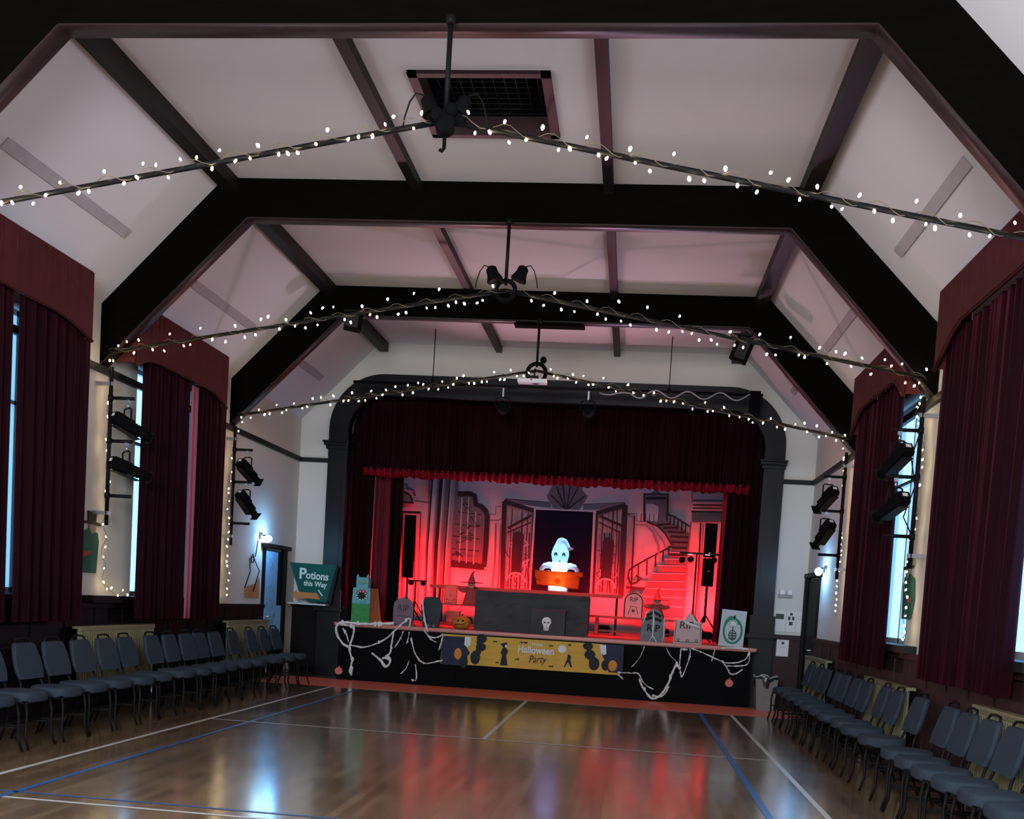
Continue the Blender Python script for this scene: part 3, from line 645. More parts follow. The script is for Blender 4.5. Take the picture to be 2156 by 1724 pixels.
# stage drapes
GS = 'crimson stage drapes'
def drape(name, label, x0, x1, y, z0, z1, m, fold=.16, amp=.05, **k): return curtain(name, label, y, x0, x1, z0, z1, m, GS, fold, amp, plane='y', **k)
drape('stage_valance', 'dark crimson pleated valance across the top of the stage opening', -3.42, 3.35, 2.62, 3.66, 4.98, stagered, fold=.13, amp=.045)
r = random.Random(3); bm = NB(); nseg = 340; A = []; B = []; Cc = []
for i in range(nseg+1):
    x = -3.42+6.77*i/nseg; o = .05*math.sin(2*PI*x/.115)+.02*math.sin(x*37)
    A.append(bm.verts.new((x, 2.60+o, 3.70))); B.append(bm.verts.new((x, 2.62+o*1.3, 3.62))); Cc.append(bm.verts.new((x, 2.66+o*1.2, 3.55+.015*math.sin(x*9)+.01*math.sin(x*41))))
for i in range(nseg): bm.faces.new((A[i], A[i+1], B[i+1], B[i])); bm.faces.new((B[i], B[i+1], Cc[i+1], Cc[i]))
tag(mesh_obj('valance_frill', bm, mat('frill_crimson', (.19, .004, .015), .7, .05), smooth=True, solid=.004), 'gathered crimson frill along the bottom of the stage valance', 'frill')
drape('stage_curtain', 'drawn-back crimson stage curtain at the left side of the opening', -3.62, -3.22, 2.75, .97, 4.9, legm, fold=.12, amp=.05)
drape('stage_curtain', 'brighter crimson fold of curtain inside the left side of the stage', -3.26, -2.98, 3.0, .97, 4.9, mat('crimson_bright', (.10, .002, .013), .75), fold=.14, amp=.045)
drape('stage_drape', 'black side drape just left of the painted backdrop', -3.15, -2.86, 3.5, .97, 4.9, matteb, fold=.12, amp=.03)
drape('stage_curtain', 'drawn-back dark crimson stage curtain at the right side of the opening', 3.0, 3.62, 2.75, .97, 4.9, legm, fold=.12, amp=.05)
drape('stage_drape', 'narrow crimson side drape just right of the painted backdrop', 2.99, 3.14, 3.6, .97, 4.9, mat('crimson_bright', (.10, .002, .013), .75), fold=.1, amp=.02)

# ------------------------------------------------------------------ painted backdrop (one cloth, the drawing is its surface pattern)
base = mat('backdrop_cloth', (.24, .225, .23), .9, .02, var=.06, scale=2.0)
wash = mat('backdrop_grey_wash', (.075, .067, .07), .9, .05, var=.25, scale=6)
washl = mat('backdrop_light_wash', (.135, .125, .13), .9, .05, var=.2, scale=8)
inkb = mat('backdrop_dark_paint', (.018, .015, .016), .9, .05, var=.25, scale=8)
blk = mat('backdrop_black_doorway', (.004, .004, .007), .9, .02)
YB = 6.6
bm = NB()
nx = 60; g = []
for j in range(2):
    g.append([bm.verts.new((-4.2+8.0*i/nx, YB+.015*math.sin(i*.9), .97 if j == 0 else 5.2)) for i in range(nx+1)])
for i in range(nx): bm.faces.new((g[0][i], g[0][i+1], g[1][i+1], g[1][i]))
zl = [YB-.018]
def nexty(): zl[0] -= .0006; return zl[0]
def bp(pts, mi):
    y = nexty(); f = bm.faces.new([bm.verts.new((p[0], y, p[1])) for p in pts]); f.material_index = mi
def bs(pts, wd, mi): ribbon(bm, pts, wd, 'y', nexty(), mi=mi)
# fan ornament over the doorway
bp([(-0.320, 3.525), (-0.325, 3.595), (-0.456, 3.749), (-0.392, 3.863), (-0.394, 3.893), (-0.321, 4.016), (-0.196, 4.122), (0.146, 4.138), (0.303, 4.046), (0.291, 3.915), (0.420, 3.792), (0.311, 3.597), (0.258, 3.494)], 1)
for p in ([(-0.045, 3.499), (-0.367, 3.784)], [(-0.045, 3.499), (-0.257, 3.969)], [(-0.035, 3.499), (-0.134, 4.095)], [(-0.015, 3.500), (0.047, 4.104)], [(-0.005, 3.501), (0.206, 3.991)], [(0.005, 3.501), (0.359, 3.799)]): bs(p, .03, 3)
bs([(-1.334, 3.616), (-0.353, 3.564)], .09, 1); bs([(0.334, 3.558), (1.211, 3.641)], .09, 1)
bs([(-1.336, 3.656), (-0.357, 3.624)], .015, 3); bs([(0.330, 3.618), (1.207, 3.701)], .015, 3)
# door leaves
bp([(-1.311, 3.577), (-0.710, 3.425), (-0.676, 1.709), (-1.279, 1.673)], 2); bp([(0.642, 3.453), (1.172, 3.619), (1.218, 1.720), (0.673, 1.748)], 2)
rr = random.Random(5)
for q0, q1, q2, q3 in ([(-1.264, 3.478), (-0.747, 3.363), (-0.710, 1.768), (-1.241, 1.737)], [(0.685, 3.415), (1.136, 3.558), (1.184, 1.778), (0.721, 1.791)]):
    for i in range(9):
        s = (i+.5)/9
        a = (q0[0]+(q1[0]-q0[0])*s, q0[1]+(q1[1]-q0[1])*s); b = (q3[0]+(q2[0]-q3[0])*s, q3[1]+(q2[1]-q3[1])*s)
        pts = [(a[0]+(b[0]-a[0])*k/8+rr.uniform(-.012, .012), a[1]+(b[1]-a[1])*k/8) for k in range(9)]
        bs(pts[:] if i % 2 else pts[2:], .014+.008*(i % 3), 3 if i % 3 else 1)
    for k in range(22):
        s = rr.uniform(.1, .9); h = rr.uniform(.45, .98); x = q0[0]+(q1[0]-q0[0])*s; z = q0[1]+(q3[1]-q0[1])*h
        bs([(x, z), (x+rr.uniform(-.09, .09), z+rr.uniform(.04, .13)), (x+rr.uniform(-.12, .12), z+rr.uniform(.1, .2))], .016, 3 if k % 2 else 0)
    cx = (q0[0]+q1[0])/2; cz = q0[1]+(q3[1]-q0[1])*.36
    bp([(cx-.11, cz-.75), (cx-.12, cz)] + arc(cx, cz, .12, 180, 0, 8) + [(cx+.11, cz-.75)], 3)
    bs(arc(cx, cz-.95, .2, 180, 0, 10), .03, 0)
bs([(-1.238, 3.035), (-0.745, 3.333)], .05, 3); bs([(-1.252, 2.934), (-0.756, 3.181)], .03, 3)
bs([(0.686, 3.396), (1.200, 3.202)], .05, 3); bs([(0.696, 3.256), (1.149, 3.060)], .03, 3)
bs([(-1.343, 3.595), (-1.279, 1.673)], .10, 3); bs([(-1.353, 3.595), (-0.690, 3.426)], .09, 3); bs([(-0.710, 3.425), (-0.685, 1.688)], .05, 3)
bs([(1.211, 3.641), (1.248, 1.722)], .12, 3); bs([(0.623, 3.442), (1.230, 3.642)], .09, 3); bs([(0.633, 3.443), (0.663, 1.747)], .05, 3)
bp([(-0.661, 3.458), (0.570, 3.480), (0.603, 1.744), (-0.676, 1.709)], 4)
bs([(-0.672, 3.468), (0.580, 3.480)], .03, 0); bs([(-0.682, 3.467), (-0.686, 1.708)], .04, 0); bs([(0.580, 3.480), (0.613, 1.744)], .05, 0)
bp([(1.315, 3.427), (1.415, 3.413), (1.458, 1.734), (1.308, 1.725)], 2); bs([(1.263, 3.455), (1.424, 3.433), (1.458, 1.734)], .03, 3)
# stepped wall mouldings
for p in ([(-1.705, 3.305), (-1.511, 3.315), (-1.520, 3.476), (-1.398, 3.482)], [(-1.697, 3.174), (-1.452, 3.186), (-1.382, 3.230)], [(1.282, 3.466), (1.471, 3.475), (1.482, 3.316), (1.650, 3.325)], [(1.286, 3.406), (1.395, 3.412), (1.407, 3.243), (1.695, 3.258)]): bs(p, .022, 1)
for p in ([(-1.499, 3.123), (-1.473, 2.334), (-1.504, 1.660)], [(-1.385, 3.109), (-1.381, 1.667)]): bs(p, .035, 1)
# arched window with stepped head
bp([(-2.356, 3.687), (-2.058, 3.702), (-1.981, 3.625), (-1.972, 3.463), (-1.794, 3.411), (-1.725, 3.294), (-1.703, 2.219), (-2.469, 2.217)], 1)
bs([(-2.357, 3.708), (-2.080, 3.721), (-1.984, 3.675), (-1.953, 3.495), (-1.827, 3.460), (-1.730, 3.374), (-1.692, 3.255), (-1.686, 2.627), (-1.700, 2.179)], .11, 3); bs([(-2.489, 2.206), (-1.690, 2.179)], .13, 3)
for i in range(9):
    bs([(-2.366, 3.322), (-1.828, 3.288)][:1] and [([(-2.366, 3.322), (-1.828, 3.288)][0][0]-.01*i, [(-2.366, 3.322), (-1.828, 3.288)][0][1]-.13*i), ([(-2.366, 3.322), (-1.828, 3.288)][1][0], [(-2.366, 3.322), (-1.828, 3.288)][1][1]-.13*i)], .018+.014*(i % 2), 1 if i % 2 else 3)
for p in ([(-2.260, 3.631), (-2.242, 2.250)], [(-2.116, 3.638), (-2.086, 2.239)], [(-1.944, 3.343), (-1.930, 2.227)]): bs(p, .025, 0)
for k in range(26):
    x = rr.uniform(-2.45, -1.9); z = rr.uniform(2.3, 3.5); bs([(x, z), (x+rr.uniform(-.05, .15), z+rr.uniform(.03, .12)), (x+rr.uniform(0, .25), z+rr.uniform(-.03, .1))], .02, 3 if k % 2 else 1)
# painted curtain
bp([(-3.000, 4.082), (-2.360, 4.112), (-2.344, 3.303), (-2.427, 2.587), (-2.401, 0.848), (-2.974, 0.812), (-2.964, 3.068)], 1)
cu0, cu1 = [(-2.969, 4.084), (-2.370, 4.111)]; cd0, cd1 = [(-2.953, 0.813), (-2.401, 0.848)]; 
for i in range(13):
    s = (i+.5)/13; bs([(cu0[0]+(cu1[0]-cu0[0])*s, cu0[1]), (cu0[0]+(cu1[0]-cu0[0])*s-.03, (cu0[1]+cd0[1])/2), (cd0[0]+(cd1[0]-cd0[0])*s, cd0[1])], .03+.03*(i % 3), (1, 3, 0, 2)[i % 4])
# left doorway and fanlight
bp([(-3.819, 3.208), (-3.525, 3.203), (-3.383, 0.993), (-3.698, 0.973)], 2)
bs([(-3.758, 3.252), (-3.131, 3.263)], .05, 3); bs([(-3.131, 3.263), (-3.090, 1.011)], .03, 1); bs([(-3.233, 3.217), (-3.174, 1.006)], .02, 3); bs([(-3.672, 3.216), (-3.593, 0.980)], .06, 3); bs([(-3.525, 3.203), (-3.425, 0.990)], .03, 3)
fc = [(-3.572, 3.486)][0]
bp(arc(fc[0], fc[1], .22, 0, 180, 10, .17), 2); bs(arc(fc[0], fc[1], .24, 0, 180, 12, .2), .04, 3); bs([(fc[0]-.28, fc[1]-.02), (fc[0]+.28, fc[1]-.02)], .04, 3)
for a in (30, 60, 90, 120, 150): bs([(fc[0], fc[1]), (fc[0]+.22*math.cos(math.radians(a)), fc[1]+.18*math.sin(math.radians(a)))], .015, 3)
bs([(fc[0]-.17, fc[1]+.36), (fc[0]+.12, fc[1]+.36), (fc[0]+.12, fc[1]+.28), (fc[0]+.25, fc[1]+.25), (fc[0]+.3, fc[1]+.12)], .05, 1)
bs([(fc[0]+.3, fc[1]+.02), (fc[0]+.62, fc[1]+.0)], .03, 1)
# little doorway at the stair head
bp([(1.582, 3.898), (2.085, 3.922), (2.119, 3.289), (1.620, 3.323)], 1)
bp([(1.646, 3.683), (1.804, 3.690), (1.907, 3.636), (1.919, 3.319), (1.669, 3.346)], 0); bs([(1.630, 3.324), (1.592, 3.888), (2.086, 3.912), (2.109, 3.289)], .04, 3)
bp([(1.730, 3.905), (1.804, 3.978), (1.863, 3.981), (1.947, 3.916)], 1); bs([(1.638, 3.801), (2.053, 3.822)], .05, 3)
for i in range(5): bs([(1.56+.09*i, 3.30), (1.56+.09*i, 3.48)], .015, 3)
# staircase
bp([(1.830, 3.314), (2.085, 3.347), (2.317, 3.280), (2.595, 3.116), (2.588, 2.659), (2.570, 2.209), (2.580, 1.360), (1.687, 1.305), (1.677, 1.747), (1.793, 2.095), (2.080, 2.411), (2.230, 2.689), (2.258, 2.859), (2.133, 3.082)], 1)
st = [(1.933, 3.260), (2.188, 3.293), (2.036, 3.206), (2.351, 3.222), (2.130, 3.131), (2.476, 3.129), (2.196, 3.035), (2.571, 3.035), (2.234, 2.918), (2.579, 2.926), (2.242, 2.799), (2.577, 2.807), (2.192, 2.657), (2.577, 2.668), (2.113, 2.513), (2.577, 2.529), (1.984, 2.366), (2.567, 2.389), (1.866, 2.199), (2.568, 2.229), (1.797, 2.035), (2.570, 2.060), (1.748, 1.882), (2.572, 1.900), (1.720, 1.710), (2.574, 1.720), (1.692, 1.527), (2.578, 1.531)]
for i in range(0, len(st), 2):
    bs([st[i], st[i+1]], .045, 3 if i < 14 else 1)
    bs([(st[i][0], st[i][1]+.045), (st[i+1][0], st[i+1][1]+.045)], .022, 1 if i < 12 else 0)
bs([(1.691, 3.307), (1.914, 3.239), (2.083, 3.089), (2.215, 2.897), (2.239, 2.839), (2.030, 2.708), (1.772, 2.554), (1.533, 2.400), (1.391, 2.292), (1.369, 2.171), (1.417, 2.053)], .035, 3)
bs([(1.675, 3.247), (1.823, 3.115), (1.963, 2.824), (1.973, 2.665)], .05, 2); bs([(1.796, 3.233), (2.055, 2.928), (2.102, 2.811)], .04, 2)
bs([(2.075, 3.496), (2.236, 3.454), (2.400, 3.363), (2.595, 3.255)], .035, 3)
for p in ([(2.166, 3.470), (2.167, 3.312)], [(2.247, 3.435), (2.249, 3.266)], [(2.329, 3.390), (2.331, 3.221)], [(2.412, 3.344), (2.414, 3.166)], [(2.494, 3.289), (2.497, 3.111)], [(2.180, 2.835), (2.182, 2.656)], [(2.068, 2.730), (2.073, 2.511)], [(1.917, 2.622), (1.923, 2.382)], [(1.745, 2.512), (1.757, 2.193)], [(1.573, 2.403), (1.587, 2.053)]): bs(p, .03, 3)
bs([(1.371, 2.141), (1.441, 1.994), (1.557, 2.041), (1.652, 2.127), (1.528, 2.180)], .05, 3); bs([(1.345, 1.928), (1.746, 1.912)], .06, 3); bs([(1.465, 1.935), (1.488, 1.293)], .05, 3)
bp([(1.374, 1.789), (1.675, 1.787), (1.687, 1.305), (1.388, 1.287)], 2)
# right wall panels
bs([(2.606, 3.799), (3.252, 3.821)], .05, 1); bs([(2.613, 3.711), (3.258, 3.733)], .025, 3); bs([(2.617, 3.642), (3.263, 3.664)], .025, 3)
bp([(2.603, 3.562), (3.268, 3.595), (3.283, 3.389), (2.608, 3.354)], 1); bs([(2.583, 3.571), (3.268, 3.595)], .03, 3)
bs([(2.565, 4.241), (2.590, 3.749)], .02, 1); bs([(2.598, 3.354), (2.568, 2.657), (2.580, 1.360)], .03, 1); bs([(2.796, 3.344), (2.825, 2.373), (2.823, 1.275)], .035, 3); bs([(2.856, 3.327), (2.882, 1.279)], .02, 1)
o = mesh_obj('painted_backdrop', bm, [base, wash, washl, inkb, blk], recalc=False)
tag(o, 'large painted cloth backdrop of a mansion hall with open doors and a curved staircase', 'backdrop')
# ------------------------------------------------------------------ lighting bar over the stage
t = thing('lighting_bar', 'long black lighting pipe hung on two thin rods in front of the arch', 'lighting bar', (0, 1.2, 4.93))
bm = NB(); cyl(bm, (-3.26, 0, -.03), (3.3, 0, .0), .025, seg=10); mesh_obj('pipe', bm, metalb, t)
for x in (-1.95, 1.84):
    bm = NB(); cyl(bm, (x, 0, 0), (x, 0, .86), .008, seg=6); cyl(bm, (x, 0, -.04), (x, 0, .05), .03, seg=8); mesh_obj('hanging_rod', bm, metalb, t)
for x, lab in ((-.79, 'left'), (.58, 'right')):
    t = thing('stage_spotlight', 'black spotlight hanging from the pipe over the stage, the %s of two' % lab, 'stage light', (x, 1.2, 4.89), 0, 'spotlights on the pipe over the stage')
    bm = NB(); b2(bm, -.012, .012, -.01, .01, -.14, .0); mesh_obj('hook_clamp', bm, steel, t)
    bm = NB(); lathe(bm, (0, .02, -.3), [(.06, -.12), (.085, -.1), (.085, .06), (.1, .1), (.1, .12)], 14, axis='y'); mesh_obj('housing', bm, matteb, t)
    bm = NB(); tube(bm, [(-.11, 0, -.3), (-.11, 0, -.17), (0, 0, -.14), (.11, 0, -.17), (.11, 0, -.3)], .01, 6); mesh_obj('yoke', bm, metalb, t)
bm = NB(); b2(bm, 3.1, 3.26, 1.13, 1.28, 4.66, 4.98, bevel=.01); tag(mesh_obj('dimmer_box', bm, matteb), 'black box at the right end of the pipe over the stage', 'electrical box')
bm = NB(); pts = []
for i in range(60):
    x = .75+2.35*i/59; pts.append((x, 1.16, 4.93-.02*(x < 1.5)+.055*math.sin(x*12.5)*(1 if x > 1.2 else .4)-.05))
tube(bm, pts, .011, 6); tag(mesh_obj('loose_cable', bm, mat('silver_cable', (.3, .3, .3), .4)), 'pale grey cable looping along the pipe over the stage', 'cable')
# hung loudspeakers under the last truss
for x, z, lab, s in ((-2.65, 5.26, 'left', 1), (2.72, 5.10, 'right', -1)):
    t = thing('hung_speaker', 'small black loudspeaker hung at the %s end of the truss nearest the stage' % lab, 'loudspeaker', (x, Y[3]-.16, z), 0, 'hung black loudspeakers')
    bm = NB(); rot = Matrix.Rotation(math.radians(20*s), 3, 'Z') @ Matrix.Rotation(math.radians(20 if s < 0 else 5), 3, 'Y')
    h = .24 if s > 0 else .34; box(bm, (0, 0, -.02 if s > 0 else -.06), (.24 if s > 0 else .2, .2, h if s < 0 else .22), rot, bevel=.02); mesh_obj('cabinet', bm, matteb, t)
    bm = NB(); box(bm, (0, -.108 if s > 0 else -.106, -.02 if s > 0 else -.06), (.19 if s > 0 else .15, .01, .17 if s > 0 else .28), rot); mesh_obj('grille', bm, greyp, t)
    bm = NB(); b2(bm, -.16 if s < 0 else -.13, .13, -.04, .12, .12, .15); cyl(bm, (0, .04, .05), (0, .04, .13), .02); mesh_obj('bracket', bm, metalb, t)

# ------------------------------------------------------------------ loudspeakers and stands on the stage
def tripod(bm, h, spread=.35, r=.014):
    for a in (90, 210, 330):
        a = math.radians(a+15); cyl(bm, (0, 0, h), (spread*math.cos(a), spread*math.sin(a), .012), r, r, 8)
t = thing('column_speaker', 'tall black column loudspeaker on a stand at the left of the stage', 'loudspeaker', (-3.02, 5.0, .96))
bm = NB(); b2(bm, -.1, .1, -.09, .09, .87, 2.12, bevel=.01); mesh_obj('cabinet', bm, matteb, t)
bm = NB(); cyl(bm, (0, 0, .3), (0, 0, .88), .02); mesh_obj('pole', bm, metalb, t)
bm = NB(); tripod(bm, .5); mesh_obj('tripod', bm, metalb, t)
t = thing('par_stand', 'low black stand with small stage lights on a short bar, left of the stage', 'light stand', (-2.72, 4.4, .96))
bm = NB(); cyl(bm, (0, 0, .3), (0, 0, .82), .015); mesh_obj('pole', bm, metalb, t)
bm = NB(); b2(bm, -.18, .22, -.015, .015, .80, .83); mesh_obj('bar', bm, metalb, t)
bm = NB(); tripod(bm, .42, .28, .011); mesh_obj('tripod', bm, metalb, t)
for x in (-.1, .14): bm = NB(); lathe(bm, (x, 0, .77), [(.04, -.05), (.05, .0), (.05, .06)], 12, axis='y'); mesh_obj('par_can', bm, matteb, t)
t = thing('column_speaker', 'tall black column loudspeaker on a stand at the right of the stage', 'loudspeaker', (2.80, 3.35, .96))
bm = NB(); b2(bm, -.10, .10, -.09, .09, 1.0, 1.50, bevel=.01); mesh_obj('subwoofer', bm, matteb, t)
bm = NB(); b2(bm, -.10, .11, -.08, .08, 1.52, 2.12, bevel=.01); mesh_obj('cabinet', bm, matteb, t)
bm = NB(); cyl(bm, (0, 0, .35), (0, 0, 1.0), .022); mesh_obj('pole', bm, metalb, t)
bm = NB(); tripod(bm, .5, .34, .014); mesh_obj('tripod', bm, metalb, t)
bm = NB(); ball(bm, (0, -.095, 1.27), .012); mesh_obj('indicator', bm, white, t)
t = thing('par_stand', 'black T-bar stand with small stage lights at the right of the stage', 'light stand', (2.56, 3.0, .96))
bm = NB(); cyl(bm, (0, 0, .35), (0, 0, 1.56), .015); mesh_obj('pole', bm, metalb, t)
bm = NB(); b2(bm, -.30, .38, -.015, .015, 1.54, 1.575); mesh_obj('bar', bm, metalb, t)
bm = NB(); tripod(bm, .5, .34, .012); cyl(bm, (0, 0, .3), (0, 0, .55), .035, .02); mesh_obj('tripod', bm, metalb, t)
for x, z in ((-.25, 1.43), (-.1, 1.45), (.3, 1.45)):
    bm = NB(); lathe(bm, (x, -.02, z), [(.04, -.07), (.055, -.06), (.055, .05), (.04, .07)], 12, axis='y'); mesh_obj('par_can', bm, matteb, t)
bm = NB(); ball(bm, (.22, -.03, 1.56), .03); mesh_obj('knob', bm, steel, t)
for i, xx in enumerate((-3.35, -1.9, -0.75, 0.95, 2.15, 3.0)):
    t = thing('floor_par_can', 'small floor light washing the backdrop red, number %s from the left' % ordn[i], 'stage light', (xx, 5.66, .96), 0, 'red floor wash lights')
    bm = NB(); box(bm, (0, 0, .08), (.24, .10, .12), Matrix.Rotation(math.radians(25), 3, 'X'), bevel=.01); mesh_obj('housing', bm, matteb, t)
    bm = NB(); b2(bm, -.14, -.125, -.04, .04, 0, .12); b2(bm, .125, .14, -.04, .04, 0, .12); b2(bm, -.14, .14, -.05, .05, 0, .012); mesh_obj('yoke', bm, metalb, t)

# ------------------------------------------------------------------ tables, bench, ghost
redlit = mat('table_edge_wood', (.24, .05, .04), .6)  # table, bench and shelf coloured as lit by the red wash
t = thing('trestle_table', 'long trestle table behind the black-papered one, carrying the ghost', 'table', (-.55, 4.5, .96))
bm = NB(); b2(bm, -1.85, 1.85, -.3, .3, .70, .765, bevel=.006); mesh_obj('tabletop', bm, redlit, t)
for x in (-1.75, -.6, .6, 1.75):
    for y in (-.25, .25): bm = NB(); b2(bm, x-.02, x+.02, y-.02, y+.02, 0, .70); mesh_obj('leg', bm, metalb, t)
dgrey = mat('black_craft_paper', (.045, .047, .053), .75, .2, var=.35, scale=3.5, bump=.3)
t = thing('papered_table', 'low table wrapped in black craft paper at the centre of the stage front', 'table', (-.21, 2.1, .96))
bm = NB(); g = []; rr = random.Random(9)
for j in range(9):
    g.append([bm.verts.new((-.97+1.94*i/18, rr.uniform(-.012, .012) - (.02 if j == 8 else 0) + .02*math.sin(i*.8+j), .67*(j/8))) for i in range(19)])
for j in range(8):
    for i in range(18): bm.faces.new((g[j][i], g[j][i+1], g[j+1][i+1], g[j+1][i]))
mesh_obj('paper_front', bm, dgrey, t, solid=.004)
bm = NB(); b2(bm, -.97, .97, .0, .62, .655, .68, bevel=.004); mesh_obj('tabletop', bm, dgrey, t)
bm = NB(); b2(bm, -.975, -.965, .0, .62, .02, .66); b2(bm, .965, .975, .0, .62, .02, .66); mesh_obj('side_paper', bm, dgrey, t)
t = thing('skull_box', 'black box with a white paper skull in front of the papered table', 'box', (.10, 1.98, .96))
bm = NB(); b2(bm, -.29, .29, -.09, .09, 0, .41, bevel=.008); mesh_obj('body', bm, dgrey, t)
bm = NB(); b2(bm, -.3, .3, -.095, .095, .40, .425, bevel=.004); mesh_obj('lid', bm, mat('black_plum_card', (.07, .03, .04), .7), t)
sk = arc(0, .235, .075, 20, 160, 8, .06) + [(-.08, .21), (-.055, .16), (-.045, .13), (-.042, .07), (.042, .07), (.045, .13), (.055, .16), (.08, .21)]
bm = prism(sk, [arc(-.03, .205, .02, 0, 340, 8, .014), arc(.03, .205, .02, 0, 340, 8, .014)], .006, 'y', -.092, -1); place(bm, (-.02, 0, 0)); mesh_obj('paper_skull', bm, paper, t)
bm = NB()
for x in (-.05, -.02, .01): ribbon(bm, [(x, .075), (x, .11)], .008, 'y', -.1)
ribbon(bm, [(-.055, .12), (.015, .12)], .006, 'y', -.1); bm2 = prism([(-.028, .15), (-.012, .15), (-.02, .175)], [], .002, 'y', -.099, -1); add_bm(bm, bm2); mesh_obj('skull_teeth', bm, ink, t)
t = thing('low_bench', 'long low bench on the right of the stage behind the grave stones', 'bench', (1.6, 4.0, .96))
bm = NB(); b2(bm, -.9, .9, -.15, .15, .32, .365, bevel=.006); mesh_obj('seat', bm, redlit, t)
for x in (-.74, .74): bm = NB(); b2(bm, x-.03, x+.03, -.13, .13, 0, .32); mesh_obj('leg', bm, redlit, t)
bm = NB(); b2(bm, -.74, .74, -.015, .015, .06, .10); mesh_obj('rail', bm, redlit, t)
t = thing('display_shelf', 'low two-tier shelf behind the pumpkin on the left of the stage', 'shelf', (-1.72, 4.05, .96))
for z in (.0, .36): bm = NB(); b2(bm, -.5, .5, -.14, .14, z+.02, z+.055); mesh_obj('board', bm, redlit, t)
for x in (-.48, .46): bm = NB(); b2(bm, x, x+.03, -.13, .13, 0, .42); mesh_obj('upright', bm, redlit, t)

def ghost_mat(name, col, tr=.55):
    m = bpy.data.materials.new(name); m.use_nodes = True; nt = m.node_tree
    for q in list(nt.nodes): nt.nodes.remove(q)
    o = nt.nodes.new('ShaderNodeOutputMaterial'); d = nt.nodes.new('ShaderNodeBsdfDiffuse'); tr_ = nt.nodes.new('ShaderNodeBsdfTranslucent'); mx = nt.nodes.new('ShaderNodeMixShader')
    no = nt.nodes.new('ShaderNodeTexNoise'); no.inputs['Scale'].default_value = 12; ra = nt.nodes.new('ShaderNodeMix'); ra.data_type = 'RGBA'
    ra.inputs[6].default_value = (*[c_*.93 for c_ in col], 1); ra.inputs[7].default_value = (*col, 1); nt.links.new(no.outputs['Fac'], ra.inputs[0])
    for q in (d, tr_): nt.links.new(ra.outputs[2], q.inputs['Color'])
    mx.inputs[0].default_value = tr; nt.links.new(d.outputs[0], mx.inputs[1]); nt.links.new(tr_.outputs[0], mx.inputs[2]); nt.links.new(mx.outputs[0], o.inputs[0]); return m
t = thing('inflatable_ghost', 'glowing blue-white inflatable ghost with raised sides behind an orange plank board', 'ghost decoration', (.06, 4.45, 1.725))
bm = NB()
lathe(bm, (0, 0, 0), [(.15, .02), (.155, .2), (.15, .42), (.135, .5), (.14, .56), (.16, .64), (.172, .70), (.165, .76), (.14, .84), (.115, .90), (.09, .96), (.06, 1.01), (.02, 1.035)], 28, sy=.8)
tube(bm, [(.01, 0, .96), (.07, 0, .95), (.12, 0, .89), (.15, -.01, .845), (.20, -.02, .825), (.25, -.02, .84)], [.08, .068, .052, .042, .034, .014], 12)
for s in (-1, 1):
    tube(bm, [(s*.10, 0, .47), (s*.2, 0, .50), (s*.29, 0, .48), (s*.345, 0, .42), (s*.33, 0, .35), (s*.26, 0, .33), (s*.17, 0, .36)], [.06, .065, .055, .045, .045, .05, .05], 12)
g_ = mesh_obj('body', bm, ghost_mat('ghost_nylon', (.42, .50, .60), .6), t)
md = g_.modifiers.new('fuse', 'REMESH'); md.mode = 'VOXEL'; md.voxel_size = .012; md.use_smooth_shade = True
md = g_.modifiers.new('sm', 'SMOOTH'); md.factor = .5; md.iterations = 4
bm = NB()
for s in (-1, 1):
    bm2 = prism(arc(s*.078, .705, .032, 0, 180, 8, .04) + [(s*.078-.03, .68), (s*.078-.012, .675), (s*.078-.01, .70), (s*.078+.01, .70), (s*.078+.012, .675), (s*.078+.03, .68)], [], .02, 'y', -.14, 1); add_bm(bm, bm2)
mesh_obj('eyes', bm, mat('teal_black_print', (.01, .04, .05), .6), t)
bm = prism([(-.02, .575), (.02, .60), (.022, .575), (.0, .565)], [], .02, 'y', -.142, 1); mesh_obj('mouth', bm, ink, t)
bm = NB(); b2(bm, -.19, .19, -.12, .14, .0, .10, bevel=.015); mesh_obj('base', bm, mat('pale_blue_base', (.35, .48, .85), .5), t)
pl = [(-.45, .38), (.46, .385), (.47, .30), (.41, .28), (.39, .06), (.30, .055), (.10, .09), (-.10, .10), (-.40, .11), (-.42, .22), (-.44, .28)]
bm = prism(pl, [], .07, 'y', -.24, 1); bmesh.ops.bevel(bm, geom=list(bm.edges), offset=.008, segments=1, affect='EDGES')
o_ = mesh_obj('plank_board', bm, ghost_mat('orange_nylon', (.55, .10, .018), .5), t)
bm = NB()
ribbon(bm, [(-.43, .245), (.42, .245)], .008, 'y', -.243); ribbon(bm, [(-.08, .38), (-.06, .25)], .008, 'y', -.243); ribbon(bm, [(.15, .245), (.17, .09)], .008, 'y', -.243); mesh_obj('plank_seams', bm, mat('rust_orange', (.30, .05, .01), .8), t)
l = link_light('ghost_lamp', 'POINT', (.06, 4.45, 2.06), 150, (.10, .42, 1.0), shadow_soft_size=.05)
l = link_light('ghost_lamp', 'POINT', (.06, 4.30, 1.92), 150*.3, (1.0, .70, .45), shadow_soft_size=.05)

